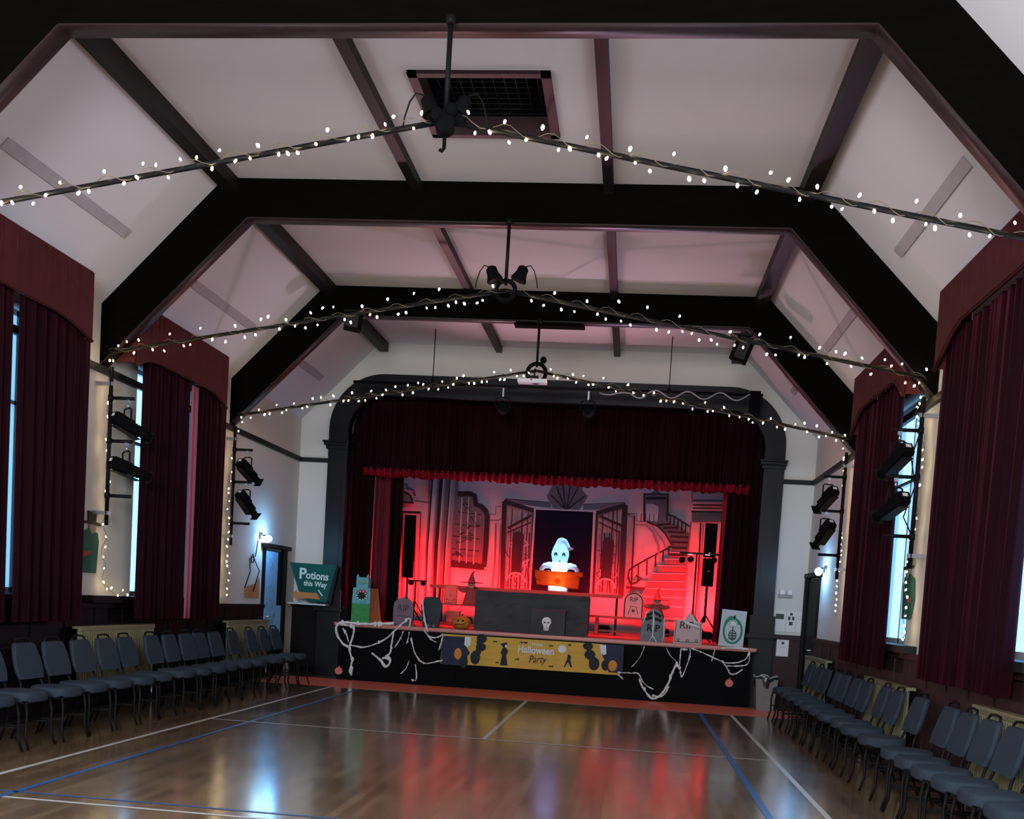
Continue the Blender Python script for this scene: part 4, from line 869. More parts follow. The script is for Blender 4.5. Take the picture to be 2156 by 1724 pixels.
# ------------------------------------------------------------------ small props on the stage
t = thing('monster_box', 'tall teal and green cardboard monster box with an open fanged mouth', 'cardboard monster', (-3.09, 1.78, .96), 0)
bm = NB(); fr = [(-.17, .0), (.15, .0), (.145, .60), (-.155, .60)]
w_ = [bm.verts.new(v) for v in ((-.17, 0, 0), (.15, 0, 0), (.28, .34, 0), (-.17, .34, 0), (-.155, 0, .60), (.14, 0, .60), (.2, .30, .60), (-.155, .30, .60))]
mh = [bm.verts.new((.0+(-.005)+.085*math.cos(a), 0, .47+.075*math.sin(a))) for a in [math.radians(30*i) for i in range(12)]]
for q in ((1, 2, 6, 5), (2, 3, 7, 6), (3, 0, 4, 7), (4, 5, 6, 7), (0, 1, 2, 3)): bm.faces.new([w_[i] for i in q])
mesh_obj('body', bm, mat('brown_cardboard', (.30, .15, .06), .8), t)
bm = prism([(-.17, .32), (.148, .32), (.14, .60), (-.155, .60)], [arc(-.005, .47, .085, 0, 340, 14, .075)], .012, 'y', -.001, -1); mesh_obj('teal_face', bm, mat('teal_poster_paint', (.10, .33, .36), .7, var=.4, scale=20), t)
gp = [(-.172, .0), (.152, .0), (.148, .33)] + [(.148-.0225*i, .33+.025*((i % 2)*2-1)) for i in range(1, 14)] + [(-.165, .33)]
bm = prism(gp, [], .014, 'y', -.004, -1); mesh_obj('grass', bm, mat('green_poster_paint', (.03, .22, .05), .7, var=.6, scale=18), t)
bm = NB(); b2(bm, -.11, .10, -.01, .2, .60, .78, bevel=.01); 
for s in (-1, 1): cyl(bm, (s*.085-.005, .02, .77), (s*.09-.005, .02, .84), .035, .004, 8)
mesh_obj('head', bm, mat('teal_poster_paint', (.10, .33, .36), .7), t)
bm = NB(); ball(bm, (-.005, -.012, .70), .075, sc=(1, .2, .5)); mesh_obj('eye', bm, mat('pale_eye_green', (.15, .3, .2), .6), t)
bm = prism(arc(-.005, .47, .078, 0, 345, 14, .07), [], .02, 'y', .012, -1); mesh_obj('mouth_black', bm, ink, t)
bm = NB()
for i in range(10):
    a = math.radians(36*i); bm2 = prism([(-.005+.088*math.cos(a-.15), .47+.078*math.sin(a-.15)), (-.005+.088*math.cos(a+.15), .47+.078*math.sin(a+.15)), (-.005+.058*math.cos(a), .47+.05*math.sin(a))], [], .006, 'y', -.014, -1); add_bm(bm, bm2)
mesh_obj('teeth', bm, white, t)
bm = NB(); tube(bm, [(-.005+.1*math.cos(math.radians(a)), -.015, .475+.085*math.sin(math.radians(a))) for a in range(20, 165, 12)], .012, 6); mesh_obj('lip', bm, mat('red_poster_paint', (.5, .03, .05), .6), t)

def stone(name, label, x, w_, h, m, y=1.72, depth=.05, shape='round', z=.96, tilt=0, cat='grave stone'):
    t = thing(name, label, cat, (x, y, z), 0)
    hw = w_/2
    if shape == 'round': out = [(-hw, 0), (hw, 0), (hw, h-hw*.9)] + arc(0, h-hw*.9, hw, 0, 180, 12, hw*.9)[1:-1] + [(-hw, h-hw*.9)]
    elif shape == 'shoulder': out = [(-hw, 0), (hw, 0), (hw, h*.68), (hw*.8, h*.74)] + arc(0, h*.68, hw*.72, 0, 180, 10, h*.32) + [(-hw*.8, h*.74), (-hw, h*.68)]
    elif shape == 'gable': out = [(-hw, 0), (hw, 0), (hw*.97, h*.68), (hw*.55, h*.74), (hw*.3, h*.92), (.0, h), (-hw*.05, h*.98), (-hw*.25, h*.78), (-hw*.95, h*.7)]
    elif shape == 'coffin': out = [(-hw*.72, 0), (hw*.72, 0), (hw, h*.72), (hw*.62, h), (-hw*.62, h), (-hw, h*.72)]
    else: out = [(-hw, 0), (hw, 0), (hw, h), (-hw, h)]
    bm = prism(out, [], depth, 'y', 0, 1)
    if tilt: place(bm, (0, 0, 0), Matrix.Rotation(math.radians(tilt), 3, 'Y'))
    mesh_obj('slab', bm, m, t); return t, out
def textpart(t, body, size, x, z, m, y=-.004, name='lettering', **k):
    return mesh_obj(name, text_bm(body, size, (x, y, z), 'y', .003, **k), m, t)
purp = mat('mauve_grey_foam', (.16, .11, .14), .8, var=.25, scale=12); dk = mat('charcoal_card', (.03, .036, .045), .8, var=.3, scale=8); gr = mat('grey_painted_card', (.15, .16, .18), .8, var=.4, scale=9); lp = mat('pale_card', (.46, .34, .34), .8, var=.12, scale=6)
t, _ = stone('grave_stone', 'small mauve-grey round-topped grave stone at the left of the stage front', -2.35, .34, .48, purp, shape='round')
textpart(t, 'RIP', .15, 0, .30, mat('dark_mauve', (.06, .03, .045), .8)); textpart(t, '~~~', .12, 0, .17, mat('dark_mauve', (.06, .03, .045), .8))
bm = NB(); b2(bm, -.20, .20, -.04, .09, 0, .03); mesh_obj('foot', bm, purp, t)
t, _ = stone('coffin_board', 'tall charcoal coffin-shaped board on the left of the stage front', -1.87, .36, .52, dk, shape='coffin', depth=.09, cat='coffin decoration')
bm = NB(); ball(bm, (-.03, -.01, .03), .03); ball(bm, (.06, -.01, .035), .028); mesh_obj('pebbles', bm, gr, t)
t, _ = stone('grave_stone', 'dark grey shouldered grave stone reading RIP, draped in web', 1.86, .40, .54, gr, shape='shoulder')
textpart(t, 'RIP', .16, 0, .22, ink, bold=.004); bm = NB(); ribbon(bm, [(-.12, .42), (0, .49), (.12, .42)], .05, 'y', -.003); ribbon(bm, [(-.13, .36), (-.04, .40), (.06, .37), (.13, .35)], .05, 'y', -.004); mesh_obj('dark_streaks', bm, ink, t)
bm = NB(); tube(bm, [(-.02, -.01, .54), (.0, -.015, .35), (.0, -.015, .1), (-.06, -.02, .0)], [.006, .018, .01, .006], 6); tube(bm, [(.17, -.01, .40), (.18, -.01, .1), (.17, -.01, .02)], .008, 5); tube(bm, [(-.12, -.01, .5), (-.17, -.01, .3)], .008, 5); tube(bm, [(.0, -.015, .1), (.07, -.02, .0)], .01, 5); mesh_obj('web_strand', bm, webm, t)
t, _ = stone('grave_stone', 'pale pink gabled card grave stone reading RIP beside the light stand', 2.43, .46, .52, lp, shape='gable', depth=.03)
textpart(t, 'RIP', .17, -.03, .30, ink)
bm = NB()
for p in ([(-.21, .03), (.21, .03)], [(-.21, .03), (-.2, .34)], [(.21, .03), (.2, .33)]): ribbon(bm, p, .008, 'y', -.003)
for x in (-.15, 0, .15): ribbon(bm, arc(x, .06 if x else .05, .02, 0, 360, 8), .01, 'y', -.004)
mesh_obj('ink_border', bm, ink, t)
bm = NB(); tube(bm, [(-.1, -.015, .38), (.0, -.02, .33), (.12, -.02, .30), (.2, -.015, .27)], [.01, .025, .022, .008], 6); tube(bm, [(.05, -.015, .44), (.1, -.02, .37), (.2, -.01, .34)], [.006, .02, .01], 6); mesh_obj('web_strand', bm, webm, t)
t, _ = stone('skeleton_picture', 'white board painted with a small skeleton in a green ring, right end of stage', 3.13, .40, .60, mat('white_grey_board', (.42, .46, .47), .8, var=.1), shape='rect', depth=.02, tilt=3, cat='picture')
teal = mat('teal_green_paint', (.02, .17, .12), .7, var=.2)
bm = NB(); ribbon(bm, arc(.02, .26, .145, 0, 360, 28, .20), .035, 'y', -.004); ribbon(bm, arc(.0, .3, .12, 20, 160, 10, .19), .03, 'y', -.005); ribbon(bm, [(.03, .47), (.05, .52)], .03, 'y', -.005); mesh_obj('green_ring', bm, teal, t)
bm = NB(); bm2 = prism(arc(.02, .37, .05, 0, 345, 14, .045), [arc(.0, .375, .013, 0, 330, 7), arc(.04, .375, .013, 0, 330, 7)], .003, 'y', -.002, -1); add_bm(bm, bm2); mesh_obj('skull', bm, paper, t)
bm = NB(); ribbon(bm, [(.02, .33), (.02, .1)], .018, 'y', -.006); ribbon(bm, arc(.02, .19, .06, 0, 360, 12, .08), .014, 'y', -.005)
for z in (.14, .18, .22): ribbon(bm, [(-.04, z), (.08, z)], .022, 'y', -.0055)
ribbon(bm, arc(.02, .37, .053, 0, 360, 14, .048), .006, 'y', -.007); ribbon(bm, [(-.005, .345), (.045, .345)], .01, 'y', -.007); mesh_obj('ribs', bm, mat('dark_green_ink', (.02, .05, .045), .7), t)
t, _ = stone('grave_stone', 'round-topped grave stone outlined in dark ink, standing on the low bench', 1.52, .36, .46, lp, y=3.95, z=1.325, depth=.03)
textpart(t, 'RIP', .12, 0, .33, ink)
bm = NB(); ribbon(bm, [(-.165, 0), (-.165, .29)] + arc(0, .29, .165, 180, 0, 12, .155) + [(.165, 0)], .022, 'y', -.003); ribbon(bm, arc(0, .12, .02, 0, 360, 8), .02, 'y', -.004); ribbon(bm, [(-.09, .06), (-.05, .2), (.05, .2), (.09, .06)], .012, 'y', -.004); mesh_obj('ink_border', bm, ink, t)
# pumpkin
t = thing('pumpkin', 'round orange pumpkin with a drawn frowning face beside the papered table', 'pumpkin', (-1.35, 1.78, .96))
bm = NB(); seg_ = 40; rings = []
for i in range(13):
    a = PI*i/12; rg = []
    for k in range(seg_):
        b_ = 2*PI*k/seg_; rr_ = (.165*math.sin(a)**.8 if 0 < i < 12 else .012)*(1-.05*abs(math.sin(b_*5)))
        rg.append(bm.verts.new((rr_*math.cos(b_), rr_*math.sin(b_), .115-.115*math.cos(a))))
    rings.append(rg)
for A, B in zip(rings, rings[1:]):
    for k in range(seg_): bm.faces.new((A[k], A[(k+1) % seg_], B[(k+1) % seg_], B[k]))
mesh_obj('rind', bm, mat('pumpkin_orange', (.42, .16, .02), .5, .3, var=.15), t, smooth=True)
bm = NB(); tube(bm, [(0, 0, .215), (.005, 0, .24), (.02, 0, .26)], [.02, .014, .012], 8); mesh_obj('stem', bm, mat('stem_brown_green', (.06, .06, .02), .7), t)
bm = NB(); ball(bm, (-.035, -.152, .15), .017, sc=(1, .5, 1.2)); ball(bm, (.045, -.15, .15), .017, sc=(1, .5, 1.2)); tube(bm, [(-.09, -.138, .075), (-.03, -.156, .09), (.04, -.156, .092), (.09, -.14, .11)], .007, 6); mesh_obj('face', bm, ink, t)
# figures in hats
def figure(name, label, x, y, z, brim, h, parts):
    t = thing(name, label, 'figure', (x, y, z), 0)
    rm = mat('figure_cloth', (.30, .06, .05), .85, var=.3, scale=10); hm = mat('figure_hat', (.05, .03, .04), .8)  # robe colour takes in the red stage light
    bm = NB(); lathe(bm, (0, 0, 0), [(.16, 0), (.14, .08), (.1, h*.45), (.07, h*.62), (.05, h*.66)], 16, sy=.6)
    for s in (-1, 1): tube(bm, [(s*.06, 0, h*.55), (s*.16, -.02, h*.5), (s*.24, -.03, h*.56)], [.05, .04, .03], 8)
    mesh_obj('robe', bm, rm, t, smooth=True)
    bm = NB(); ball(bm, (0, 0, h*.76), .075, sc=(1, .9, 1.05)); mesh_obj('head', bm, mat('figure_face', (.5, .3, .22), .8), t)
    bm = NB(); ball(bm, (-.025, -.068, h*.78), .012); ball(bm, (.025, -.068, h*.78), .012); tube(bm, [(-.03, -.066, h*.72), (0, -.073, h*.71), (.03, -.066, h*.72)], .005, 5); mesh_obj('face', bm, ink, t)
    bm = NB(); lathe(bm, (0, 0, h*.82), [(brim, 0), (brim, .012), (.075, .02), (.05, .09), (.022, .17)], 18); tube(bm, [(0, 0, h*.82+.16), (.02, 0, h*.82+.20), (.06, 0, h*.82+.24)], [.024, .016, .004], 8); mesh_obj('hat', bm, hm if parts == 'w' else rm, t)
    return t
figure('witch_figure', 'small witch figure in a wide pointed hat on the shelf left of the papered table', -1.55, 3.95, 1.375, .24, .5, 'w')
figure('scarecrow_figure', 'small straw scarecrow figure sitting on the low bench among the grave stones', 1.95, 3.92, 1.325, .2, .42, 's')
t = thing('picture_card', 'upright face card on the shelf behind the pumpkin', 'picture card', (-1.93, 3.9, 1.375))
bm = NB(); b2(bm, -.13, .13, 0, .02, 0, .36, bevel=.006); mesh_obj('card', bm, mat('coral_card', (.48, .15, .12), .8), t)  # card tone shifted to red in place of the red wash
bm = NB(); ribbon(bm, rect(-.115, .115, .02, .34)+[(-.115, .02)], .012, 'y', -.003); ribbon(bm, [(-.09, .09), (-.03, .06)], .02, 'y', -.003); ribbon(bm, [(.03, .06), (.09, .09)], .02, 'y', -.003); ribbon(bm, [(-.02, .14), (0, .2), (.01, .14)], .015, 'y', -.003); mesh_obj('drawn_face', bm, mat('dark_red_ink', (.25, .03, .03), .8), t)
bm = NB(); place(prism([(-.07, 0), (.07, 0), (.065, .22), (.03, .27), (-.03, .27), (-.065, .22)], [], .03, 'y', 0, 1), (0, 0, 0))
bm = prism([(-.07, 0), (.07, 0), (.065, .22), (.03, .27), (-.03, .27), (-.065, .22)], [], .03, 'y', 0, 1); place(bm, (-1.33, 3.9, 1.375)); tag(mesh_obj('grave_card', bm, mat('coral_card', (.48, .15, .12), .8)), 'plain coral card stone at the right end of the shelf behind the papered table', 'card')
bm = NB(); b2(bm, -2.0, -1.75, 3.95, 4.1, 1.02, 1.24); tag(mesh_obj('cardboard_carton', bm, mat('coral_card', (.48, .15, .12), .8)), 'plain carton under the shelf directly behind the pumpkin', 'box')
# ------------------------------------------------------------------ banner
t = thing('party_banner', 'yellow and navy printed halloween party banner along the stage front', 'banner', (-.12, 1.43, .635))
def BX(pts): return [(p[0]+.12, p[1]-.635) for p in pts]
gm = mat('banner_yellow', (.50, .32, .05), .6, .2, var=.25, scale=3, stretch=(1, 1, 6)); nv = mat('banner_navy', (.012, .017, .045), .6, .2, var=.4, scale=8); bk = mat('banner_black', (.008, .010, .018), .6, .2); wh = mat('banner_white', (.55, .62, .68), .6, .2); bo = mat('banner_orange', (.5, .2, .03), .6, .2, var=.2)
bm = NB(); g = []
for i in range(31):
    x = -1.49+2.98*i/30; o_ = .006*math.sin(i*1.1); g.append((bm.verts.new((x, o_, -.245)), bm.verts.new((x, o_, .245))))
for i in range(30): bm.faces.new((g[i][0], g[i+1][0], g[i+1][1], g[i][1]))
mesh_obj('sheet', bm, gm, t, solid=.003)
zc = [-.011]
def bpoly(lst, m, name):
    for pl_ in lst:
        zc[0] -= .0004; mesh_obj(name, prism(pl_, [], .0006, 'y', zc[0], -1), m, t)
bpoly([BX([(-1.624, 0.847), (-1.176, 0.852), (-1.217, 0.731), (-1.121, 0.595), (-1.210, 0.462), (-1.252, 0.372), (-1.597, 0.373)]), BX([(1.048, 0.877), (1.404, 0.884), (1.411, 0.426), (1.179, 0.426), (1.137, 0.579), (1.060, 0.691)])], nv, 'navy_corner')
bpoly([BX([(-1.217, 0.857), (-1.121, 0.855), (-1.121, 0.721), (-1.175, 0.686), (-1.225, 0.722)]), BX([(1.010, 0.867), (1.111, 0.865), (1.128, 0.726), (1.083, 0.700), (1.034, 0.736)])], wh, 'white_candle')
def blob(px, py, r, ry=None): c_ = BX([(px, py)])[0]; return arc(c_[0], c_[1], r, 0, 340, 14, ry or r)
m1 = [(-0.937, 0.843), (-0.944, 0.701), (-1.029, 0.522), (0.818, 0.831), (0.858, 0.693), (0.937, 0.550), (-1.320, 0.566), (-1.217, 0.446), (1.241, 0.539), (1.125, 0.539), (-0.981, 0.777), (-0.987, 0.619), (0.838, 0.770), (0.894, 0.625)]
bpoly([blob(*m1[0], .085, .075), blob(*m1[1], .085, .07), blob(*m1[2], .082, .115), blob(*m1[3], .085, .06), blob(*m1[4], .09, .08), blob(*m1[5], .088, .11), blob(*m1[7], .07, .12), blob(*m1[9], .07, .09), blob(*m1[10], .04, .06), blob(*m1[11], .05, .06), blob(*m1[12], .04, .06), blob(*m1[13], .05, .06)], bk, 'black_silhouette')
bpoly([blob(*m1[6], .062, .095), blob(*m1[8], .072, .09)], bo, 'moon')
# hooded figure left, walking figure right
bpoly([BX([(-0.623, 0.777), (-0.514, 0.807), (-0.503, 0.761), (-0.533, 0.728), (-0.490, 0.667), (-0.495, 0.620), (-0.518, 0.603), (-0.483, 0.424), (-0.610, 0.423), (-0.581, 0.598), (-0.614, 0.628), (-0.573, 0.725)]), BX([(0.500, 0.685), (0.557, 0.650), (0.546, 0.579), (0.584, 0.472), (0.561, 0.462), (0.508, 0.553), (0.460, 0.455), (0.444, 0.462), (0.490, 0.591)])], bk, 'figure_silhouette')
bpoly([blob(*[(-0.526, 0.744)][0], .018, .025), blob(*[(0.402, 0.757)][0], .07, .065)], wh, 'pale_head')
bats = [(-0.712, 0.803), (-0.238, 0.817), (0.211, 0.791), (0.514, 0.827), (-0.332, 0.536), (0.233, 0.456), (-0.660, 0.459)]
bpoly([[(x+.12-.05*s, z-.635+.01), (x+.12-.02*s, z-.635-.012), (x+.12, z-.635+.004), (x+.12+.03*s, z-.635-.014), (x+.12+.05*s, z-.635+.02), (x+.12, z-.635+.016)] for (x, z), s in zip(bats, (.8, 1.5, .8, .7, .8, .9, .6))], bk, 'bat')
hx, hz = BX([(-0.027, 0.705)])[0]; px_, pz_ = BX([(-0.002, 0.558)])[0]
mesh_obj('lettering', text_bm('Halloween', .165, (hx, -.022, hz), 'y', .002, bold=.004, sx=.85, rotate=-.01), wh, t)
mesh_obj('lettering', text_bm('Happy', .07, (hx+.02, -.022, hz+.1), 'y', .002, bold=.001, rotate=-.01), wh, t)
mesh_obj('lettering', text_bm('Party', .17, (px_, -.026, pz_), 'y', .002, shear=.3, sx=.8, rotate=.06), bk, t)
# ------------------------------------------------------------------ webs on the stage front
def web(label, paths, seed):
    rr = random.Random(seed); bm = NB()
    for pts, wd in paths:
        dense = []
        for (a, b) in zip(pts, pts[1:]):
            nn = max(2, int(math.hypot(b[0]-a[0], b[1]-a[1])/.035))
            for k in range(nn): dense.append((a[0]+(b[0]-a[0])*k/nn, a[1]+(b[1]-a[1])*k/nn))
        dense.append(pts[-1])
        # smooth
        for _ in range(3): dense = [dense[0]]+[((p[0]+2*q[0]+s[0])/4, (p[1]+2*q[1]+s[1])/4) for p, q, s in zip(dense, dense[1:], dense[2:])]+[dense[-1]]
        for strand in range(2 if wd > .012 else 1):
            ph = rr.random()*6
            p3 = [(x+(.35*wd*math.sin(i*.5+ph) if strand else 0), 1.405+rr.uniform(-.004, .004)-.006*strand, z+rr.uniform(-.004, .004)+(.5*wd*math.sin(i*.37+ph) if strand else 0)) for i, (x, z) in enumerate(dense)]
            rs = [1.25*wd*(.55+.45*abs(math.sin(i*.33+ph)))*rr.uniform(.6, 1.15)*(.8 if strand else 1) for i in range(len(dense))]
            tube(bm, p3, rs, 5)
        for q in range(max(1, len(dense)//7)):
            x, z = rr.choice(dense); ball(bm, (x+rr.uniform(-.01, .01), 1.395, z), wd*rr.uniform(1.1, 1.9), 6, sc=(1, .5, rr.uniform(.8, 2.0)))
    tag(mesh_obj('cobweb', bm, webm), label, 'cobweb', 'white stretch cobwebs on the stage front')
web('white cobweb loop with a long tail at the left end of the stage front', [
 ([(-2.424, 1.003), (-2.746, 0.967), (-3.072, 0.963), (-3.251, 0.967), (-3.381, 0.943), (-3.426, 0.861), (-3.369, 0.705), (-3.282, 0.614), (-3.181, 0.557)], .022), ([(-3.111, 0.928), (-3.097, 0.818), (-3.123, 0.696), (-3.166, 0.574), (-3.142, 0.432), (-3.087, 0.323), (-3.133, 0.256), (-3.112, 0.161), (-3.099, 0.082)], .020),
 ([(-3.295, 0.869), (-3.207, 0.747), (-3.185, 0.637)], .012), ([(-3.381, 0.943), (-3.233, 0.921), (-3.102, 0.913)], .014)], 1)
web('long white cobweb swag rising to the small grave stone', [
 ([(-3.150, 0.591), (-2.928, 0.557), (-2.689, 0.653), (-2.531, 0.742), (-2.432, 0.844), (-2.302, 0.995), (-2.172, 1.114), (-2.139, 1.100), (-2.162, 0.940)], .013), ([(-2.424, 0.844), (-2.440, 0.700), (-2.460, 0.476), (-2.539, 0.439)], .016),
 ([(-2.777, 0.479), (-2.668, 0.415), (-2.584, 0.357), (-2.537, 0.248), (-2.467, 0.301), (-2.442, 0.430), (-2.586, 0.404)], .020), ([(-2.256, 0.887), (-2.298, 0.757), (-2.387, 0.608)], .012), ([(-2.159, 0.877), (-2.168, 0.757), (-2.196, 0.676)], .010)], 2)
web('thin white cobweb trailing below the coffin board', [
 ([(-2.121, 0.784), (-2.060, 0.550), (-1.955, 0.398), (-1.856, 0.357), (-1.706, 0.399), (-1.571, 0.440)], .012), ([(-1.912, 0.932), (-1.851, 0.833), (-1.736, 0.793), (-1.610, 0.833), (-1.582, 0.913), (-1.604, 0.738), (-1.645, 0.609)], .012), ([(-1.962, 1.395), (-1.923, 1.129), (-1.846, 0.897)], .014),
 ([(-2.133, 0.402), (-2.173, 0.257), (-2.266, 0.171)], .009), ([(-2.025, 0.346), (-1.991, 0.173), (-1.992, 0.046), (-2.083, 0.087)], .012), ([(-1.912, 0.932), (-1.799, 0.773), (-1.684, 0.733)], .009)], 3)
web('big white cobweb loop hanging below the dark grey grave stone', [
 ([(1.734, 0.891), (1.691, 0.734), (1.607, 0.604), (1.550, 0.538)], .006), ([(2.087, 0.883), (2.148, 0.764), (2.261, 0.678)], .006), ([(1.325, 0.437), (1.518, 0.435), (1.679, 0.454), (1.717, 0.347), (1.817, 0.238), (1.926, 0.206)], .010),
 ([(1.685, 0.361), (1.766, 0.195), (1.875, 0.063), (1.939, 0.021), (2.042, 0.090), (2.124, 0.236), (2.175, 0.379), (2.225, 0.537), (2.264, 0.632)], .016), ([(1.934, 0.098), (2.028, 0.058), (2.116, 0.127), (2.167, 0.270)], .014), ([(1.327, 0.414), (1.425, 0.327)], .008)], 4)
web('white cobweb strands dangling below the pink grave stone', [
 ([(2.322, 0.898), (2.317, 0.744), (2.313, 0.581), (2.350, 0.499), (2.357, 0.391), (2.395, 0.502), (2.445, 0.660), (2.479, 0.832), (2.458, 0.907)], .010), ([(2.264, 0.632), (2.331, 0.544)], .014), ([(2.338, 0.884), (2.430, 0.875)], .012)], 5)
web('white cobweb at the right corner of the stage front', [
 ([(2.481, 0.909), (2.675, 0.844), (2.870, 0.765), (3.049, 0.700), (3.214, 0.711), (3.374, 0.783), (3.408, 0.938), (3.421, 0.755), (3.382, 0.676), (3.067, 0.655)], .011), ([(2.859, 0.918), (2.844, 0.809), (2.821, 0.716)], .008), ([(2.986, 0.727), (3.084, 0.625), (3.123, 0.505), (3.241, 0.544), (3.325, 0.626)], .011), ([(2.971, 0.941), (3.196, 0.955), (3.392, 0.945)], .013)], 6)
for (x, z), lab in (([(-3.343, 0.143)][0], 'left'), ([(3.128, 0.379)][0], 'right')):
    bm = prism(arc(x, z, .065, 0, 345, 16, .062), [], .02, 'y', 1.47, -1); add_bm(bm, prism([(x-.01, z+.055), (x+.012, z+.055), (x+.018, z+.085), (x, z+.085)], [], .02, 'y', 1.47, -1))
    tag(mesh_obj('paper_pumpkin', bm, mat('dusty_red_card', (.55, .16, .14), .8)), 'small round dusty red paper pumpkin near the %s end of the stage front' % lab, 'paper decoration', 'paper pumpkins on the stage front')
# ------------------------------------------------------------------ bin
t = thing('waste_bin', 'grey waste bin with a black liner between the stage and the right wall chairs', 'bin', (3.68, 1.28, 0))
bm = NB()
w1 = [bm.verts.new(v) for v in ((-.13, -.13, 0), (.13, -.13, 0), (.13, .13, 0), (-.13, .13, 0), (-.17, -.17, .5), (.17, -.17, .5), (.17, .17, .5), (-.17, .17, .5))]
for q in ((0, 1, 2, 3), (0, 1, 5, 4), (1, 2, 6, 5), (2, 3, 7, 6), (3, 0, 4, 7)): bm.faces.new([w1[i] for i in q])
mesh_obj('body', bm, mat('bin_grey', (.16, .16, .15), .6), t, solid=.006)
bm = NB(); rr = random.Random(4); rings = []
for r_0, z in ((.165, .36), (.185, .44), (.195, .50), (.19, .54), (.165, .53), (.13, .46)):
    rings.append([bm.verts.new(((r_0+rr.uniform(-.015, .015))*math.cos(2*PI*k/18), (r_0+rr.uniform(-.015, .015))*math.sin(2*PI*k/18), z+rr.uniform(-.015, .015))) for k in range(18)])
for A, B in zip(rings, rings[1:]):
    for k in range(18): bm.faces.new((A[k], A[(k+1) % 18], B[(k+1) % 18], B[k]))
bm.faces.new(rings[-1]); mesh_obj('liner', bm, mat('black_polythene', (.02, .022, .022), .22, .6, bump=.3, scale=25), t, smooth=True)
bm = NB(); tube(bm, [(.19*math.cos(a*PI/9), .19*math.sin(a*PI/9), .535+.02*math.sin(a*1.7)) for a in range(18)], .012, 6, closed=True); mesh_obj('rim', bm, mat('rim_grey', (.3, .32, .3), .5), t)
# ------------------------------------------------------------------ wall notices, emergency light
def sheet(name, label, x0, x1, z0, z1, drawings, y=YE-.02, cat='notice', grp=None):
    t = thing(name, label, cat, ((x0+x1)/2, y, (z0+z1)/2), 0, grp); hw, hh = (x1-x0)/2, (z1-z0)/2
    bm = NB(); b2(bm, -hw, hw, 0, .006, -hh, hh); mesh_obj('sheet', bm, paper, t)
    bm = NB()
    for (a, b, c_, d) in drawings: b2(bm, a*hw, b*hw, -.003, 0, c_*hh, d*hh)
    if drawings: mesh_obj('print', bm, mat('photo_print_dark', (.05, .07, .06), .7), t)
GN = 'white printed notices on the end wall'
sheet('wall_notice', 'white notice with one wide dark photograph, left of three on the end wall', 3.86, 4.05, 1.25, 1.60, [(-.7, .75, .2, .7)], grp=GN)
sheet('wall_notice', 'white notice with four small dark photographs, middle of three on the end wall', 4.07, 4.22, 1.25, 1.60, [(-.3, .3, .6, .85), (-.7, -.15, .15, .5), (.2, .7, .15, .5), (-.4, .4, -.35, 0)], grp=GN)
sheet('wall_notice', 'nearly blank white notice, right of three on the end wall', 4.235, 4.345, 1.24, 1.60, [(-.6, .6, .55, .57), (-.6, .6, .3, .32)], grp=GN)
sheet('wall_notice', 'single white notice with a small red emblem on the dark panelling beside the stage', 3.93, 4.13, .84, 1.12, [(-.2, .25, .45, .75), (-.5, .5, .1, .13)], y=YE-.075)
t = thing('emergency_light', 'white twin-head emergency light above the notices on the end wall', 'emergency light', (4.02, YE-.03, 1.88))
bm = NB(); b2(bm, -.11, .11, -.03, .03, -.06, .0, bevel=.005); mesh_obj('base', bm, mat('grey_plastic', (.3, .3, .28), .5), t)
for x in (-.06, .06): bm = NB(); box(bm, (x, -.05, .03), (.085, .07, .085), bevel=.015); mesh_obj('head', bm, white, t)
# ------------------------------------------------------------------ doors beside the stage
def door(nn, x, sg, y0, y1, zt, leafm, poster):
    bm = NB(); b2(bm, x, x+sg*.04, y0, y1, 0, zt); b2(bm, x, x+sg*.045, y0-.03, y0, 0, zt+.05); b2(bm, x, x+sg*.09, y1, y1+.08, 0, zt+.05)
    o = struct('door_%d' % nn, bm, leafm)
    bm = NB(); b2(bm, x, x+sg*.10, y0-.12, y1+.25 if x < 0 else y1+.1, zt+.03, zt+.10, bevel=.005); mesh_obj('lintel', bm, wainsd, o)
    bm = NB(); cyl(bm, (x+sg*.04, y0+.08, 1.0), (x+sg*.1, y0+.08, 1.0), .012); cyl(bm, (x+sg*.1, y0+.08, 1.0), (x+sg*.1, y0+.2, 1.0), .01); mesh_obj('handle', bm, steel, o)
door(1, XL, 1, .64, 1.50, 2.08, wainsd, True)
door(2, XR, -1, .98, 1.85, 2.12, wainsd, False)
t = thing('door_poster', 'long pale blue-white paper panel with scribbled ghosts on the left door', 'poster', (XL+.05, .98, 1.3))
bm = NB(); b2(bm, 0, .006, -.335, .22, -.62, .76); b2(bm, 0, .007, .22, .47, -.64, -.12); mesh_obj('paper', bm, mat('pale_blue_paper', (.22, .50, .78), .7, var=.25, scale=14), t)
bm = NB(); rr = random.Random(8)
for k in range(24):
    z = rr.uniform(-.55, .6); y = rr.uniform(-.28, .12); ribbon(bm, [(y, z), (y+.03, z+.04), (y+.06, z+.01), (y+.05, z-.03)], .008, 'x', .008)
mesh_obj('drawing', bm, mat('dark_blue_ink', (.03, .06, .10), .7), t)
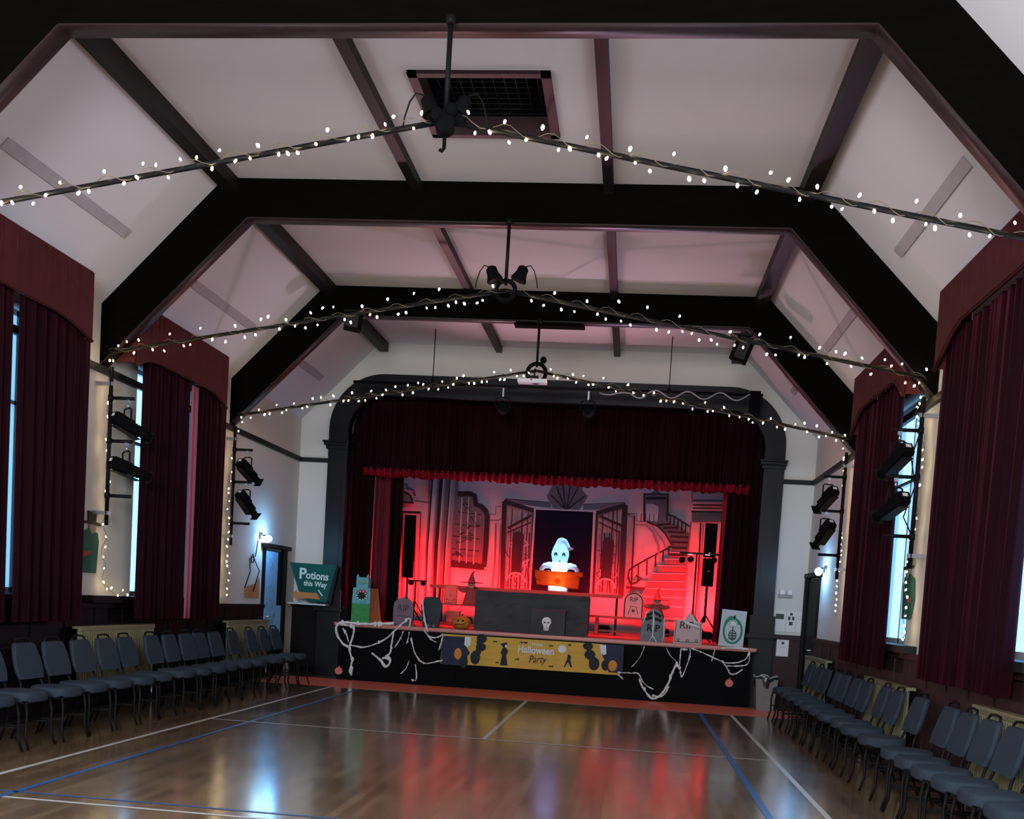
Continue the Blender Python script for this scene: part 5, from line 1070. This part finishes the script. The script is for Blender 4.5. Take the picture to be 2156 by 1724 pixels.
# Potions sign, arrows, witches
t = thing('potions_sign', 'dark green hand-painted board reading Potions this way', 'sign', (-4.0, 1.91, 1.24))
gs = mat('bottle_green_paint', (.010, .085, .072), .7, .1, var=.25, scale=4)
bm = prism([(-.43, .69), (.40, .68), (.25, .03), (-.10, .03), (-.25, .20)], [], .03, 'y', 0, 1); mesh_obj('board', bm, gs, t)
bm = prism([(.40, .68), (.43, .66), (.33, .0), (.25, .03)], [], .05, 'y', .0, 1); mesh_obj('board_edge', bm, ink, t)
tl_ = mat('pale_mint_paint', (.55, .72, .70), .7)
mesh_obj('lettering', text_bm('P', .26, (-.19, -.004, .50), 'y', .004, bold=.006), tl_, t); mesh_obj('lettering', text_bm('otions', .185, (.07, -.004, .475), 'y', .004, bold=.004, rotate=-.04, sx=.86), tl_, t)
mesh_obj('lettering', text_bm('this Way', .125, (.04, -.004, .335), 'y', .004, bold=.003, rotate=-.04, sx=.9), tl_, t)
bm = NB(); ribbon(bm, [(.10, .24), (.18, .14)], .02, 'y', -.006); mesh_obj('brush_mark', bm, tl_, t)
oc = mat('orange_brown_card', (.42, .19, .07), .8, var=.15)
bm = prism([(-.37, .12), (-.27, .21), (-.28, .17), (.08, .17), (.15, .06), (-.05, .07), (-.24, .05), (-.24, .0)], [], .01, 'y', 0, 1); place(bm, (-4.0, 1.885, 1.255)); tag(mesh_obj('paper_arrow', bm, oc), 'orange-brown card arrow leaning under the potions sign', 'arrow')
bm = prism([(-.14, 1.30), (.48, 1.30), (.46, 1.62), (.30, 1.52), (-.14, 1.46)], [], .008, 'x', XL+.012, 1); tag(mesh_obj('paper_arrow', bm, oc), 'orange-brown card arrow on the left wall under the glowing lamp', 'arrow')
bm = NB(); b2(bm, -4.43, -3.74, 1.84, 2.14, 1.215, 1.24); tag(mesh_obj('ledge_board', bm, mat('pale_ledge', (.5, .55, .55), .6)), 'narrow pale ledge board under the potions sign', 'ledge')
bm = NB(); tube(bm, [(XL+.03, .30, 2.2), (XL+.03, .22, 1.95), (XL+.03, -.02, 1.9), (XL+.03, .02, 1.7), (XL+.03, -.18, 1.45)], .008, 6); tube(bm, [(XL+.03, .1, 1.98), (XL+.03, .2, 1.88), (XL+.03, .42, 1.72), (XL+.03, .18, 1.4)], .008, 6); tube(bm, [(XL+.03, .1+.06*math.cos(a*PI/5), 1.9+.06*math.sin(a*PI/5)) for a in range(10)], .008, 6, closed=True)
tag(mesh_obj('hanging_cable', bm, matteb), 'thin dark cable dangling on the left wall beside the glowing lamp', 'cable')
def witch(x, sg, y, z, label):
    t = thing('witch_cutout', label, 'witch decoration', (x, y, z), 0, 'card witches on the side walls')
    bm = prism([(-.18, -.30), (.16, -.30), (.2, .05), (.17, .14), (-.02, .18), (-.2, .12), (-.26, -.1)], [], .008, 'x', 0, sg); mesh_obj('dress', bm, mat('witch_green', (.02, .10, .075), .8, var=.3), t)
    bm = prism(arc(.06, .2, .07, 0, 340, 12), [], .01, 'x', 0, sg); mesh_obj('face', bm, mat('witch_tan', (.35, .25, .14), .8), t)
    bm = prism([(-.14, .235), (.22, .22), (.22, .25), (.12, .26), (.13, .36), (-.05, .37), (-.03, .26), (-.14, .26)], [], .012, 'x', 0, sg); mesh_obj('hat', bm, mat('witch_hat_dark', (.03, .03, .02), .8), t)
    bm = prism([(-.16, -.14), (.02, -.1), (.02, -.06), (-.16, -.08)], [], .012, 'x', sg*.001, sg); mesh_obj('sash', bm, mat('witch_red', (.35, .04, .03), .8), t)
witch(XL+.015, 1, -4.80, 1.82, 'dark green card witch on the left wall beside the fairy lights')
witch(XR-.015, -1, -4.25, 1.85, 'dark green card witch on the right wall between the curtains')
bm = NB(); tube(bm, [(4.28, -4.5, 3.5), (4.22, -4.42, 3.2), (4.26, -4.5, 2.9), (4.2, -4.38, 2.6), (4.27, -4.5, 2.4), (4.27, -4.5, 2.1)], .007, 6); tag(mesh_obj('hanging_cable', bm, matteb), 'thin black cable looping beside the right boom below the middle truss', 'cable')
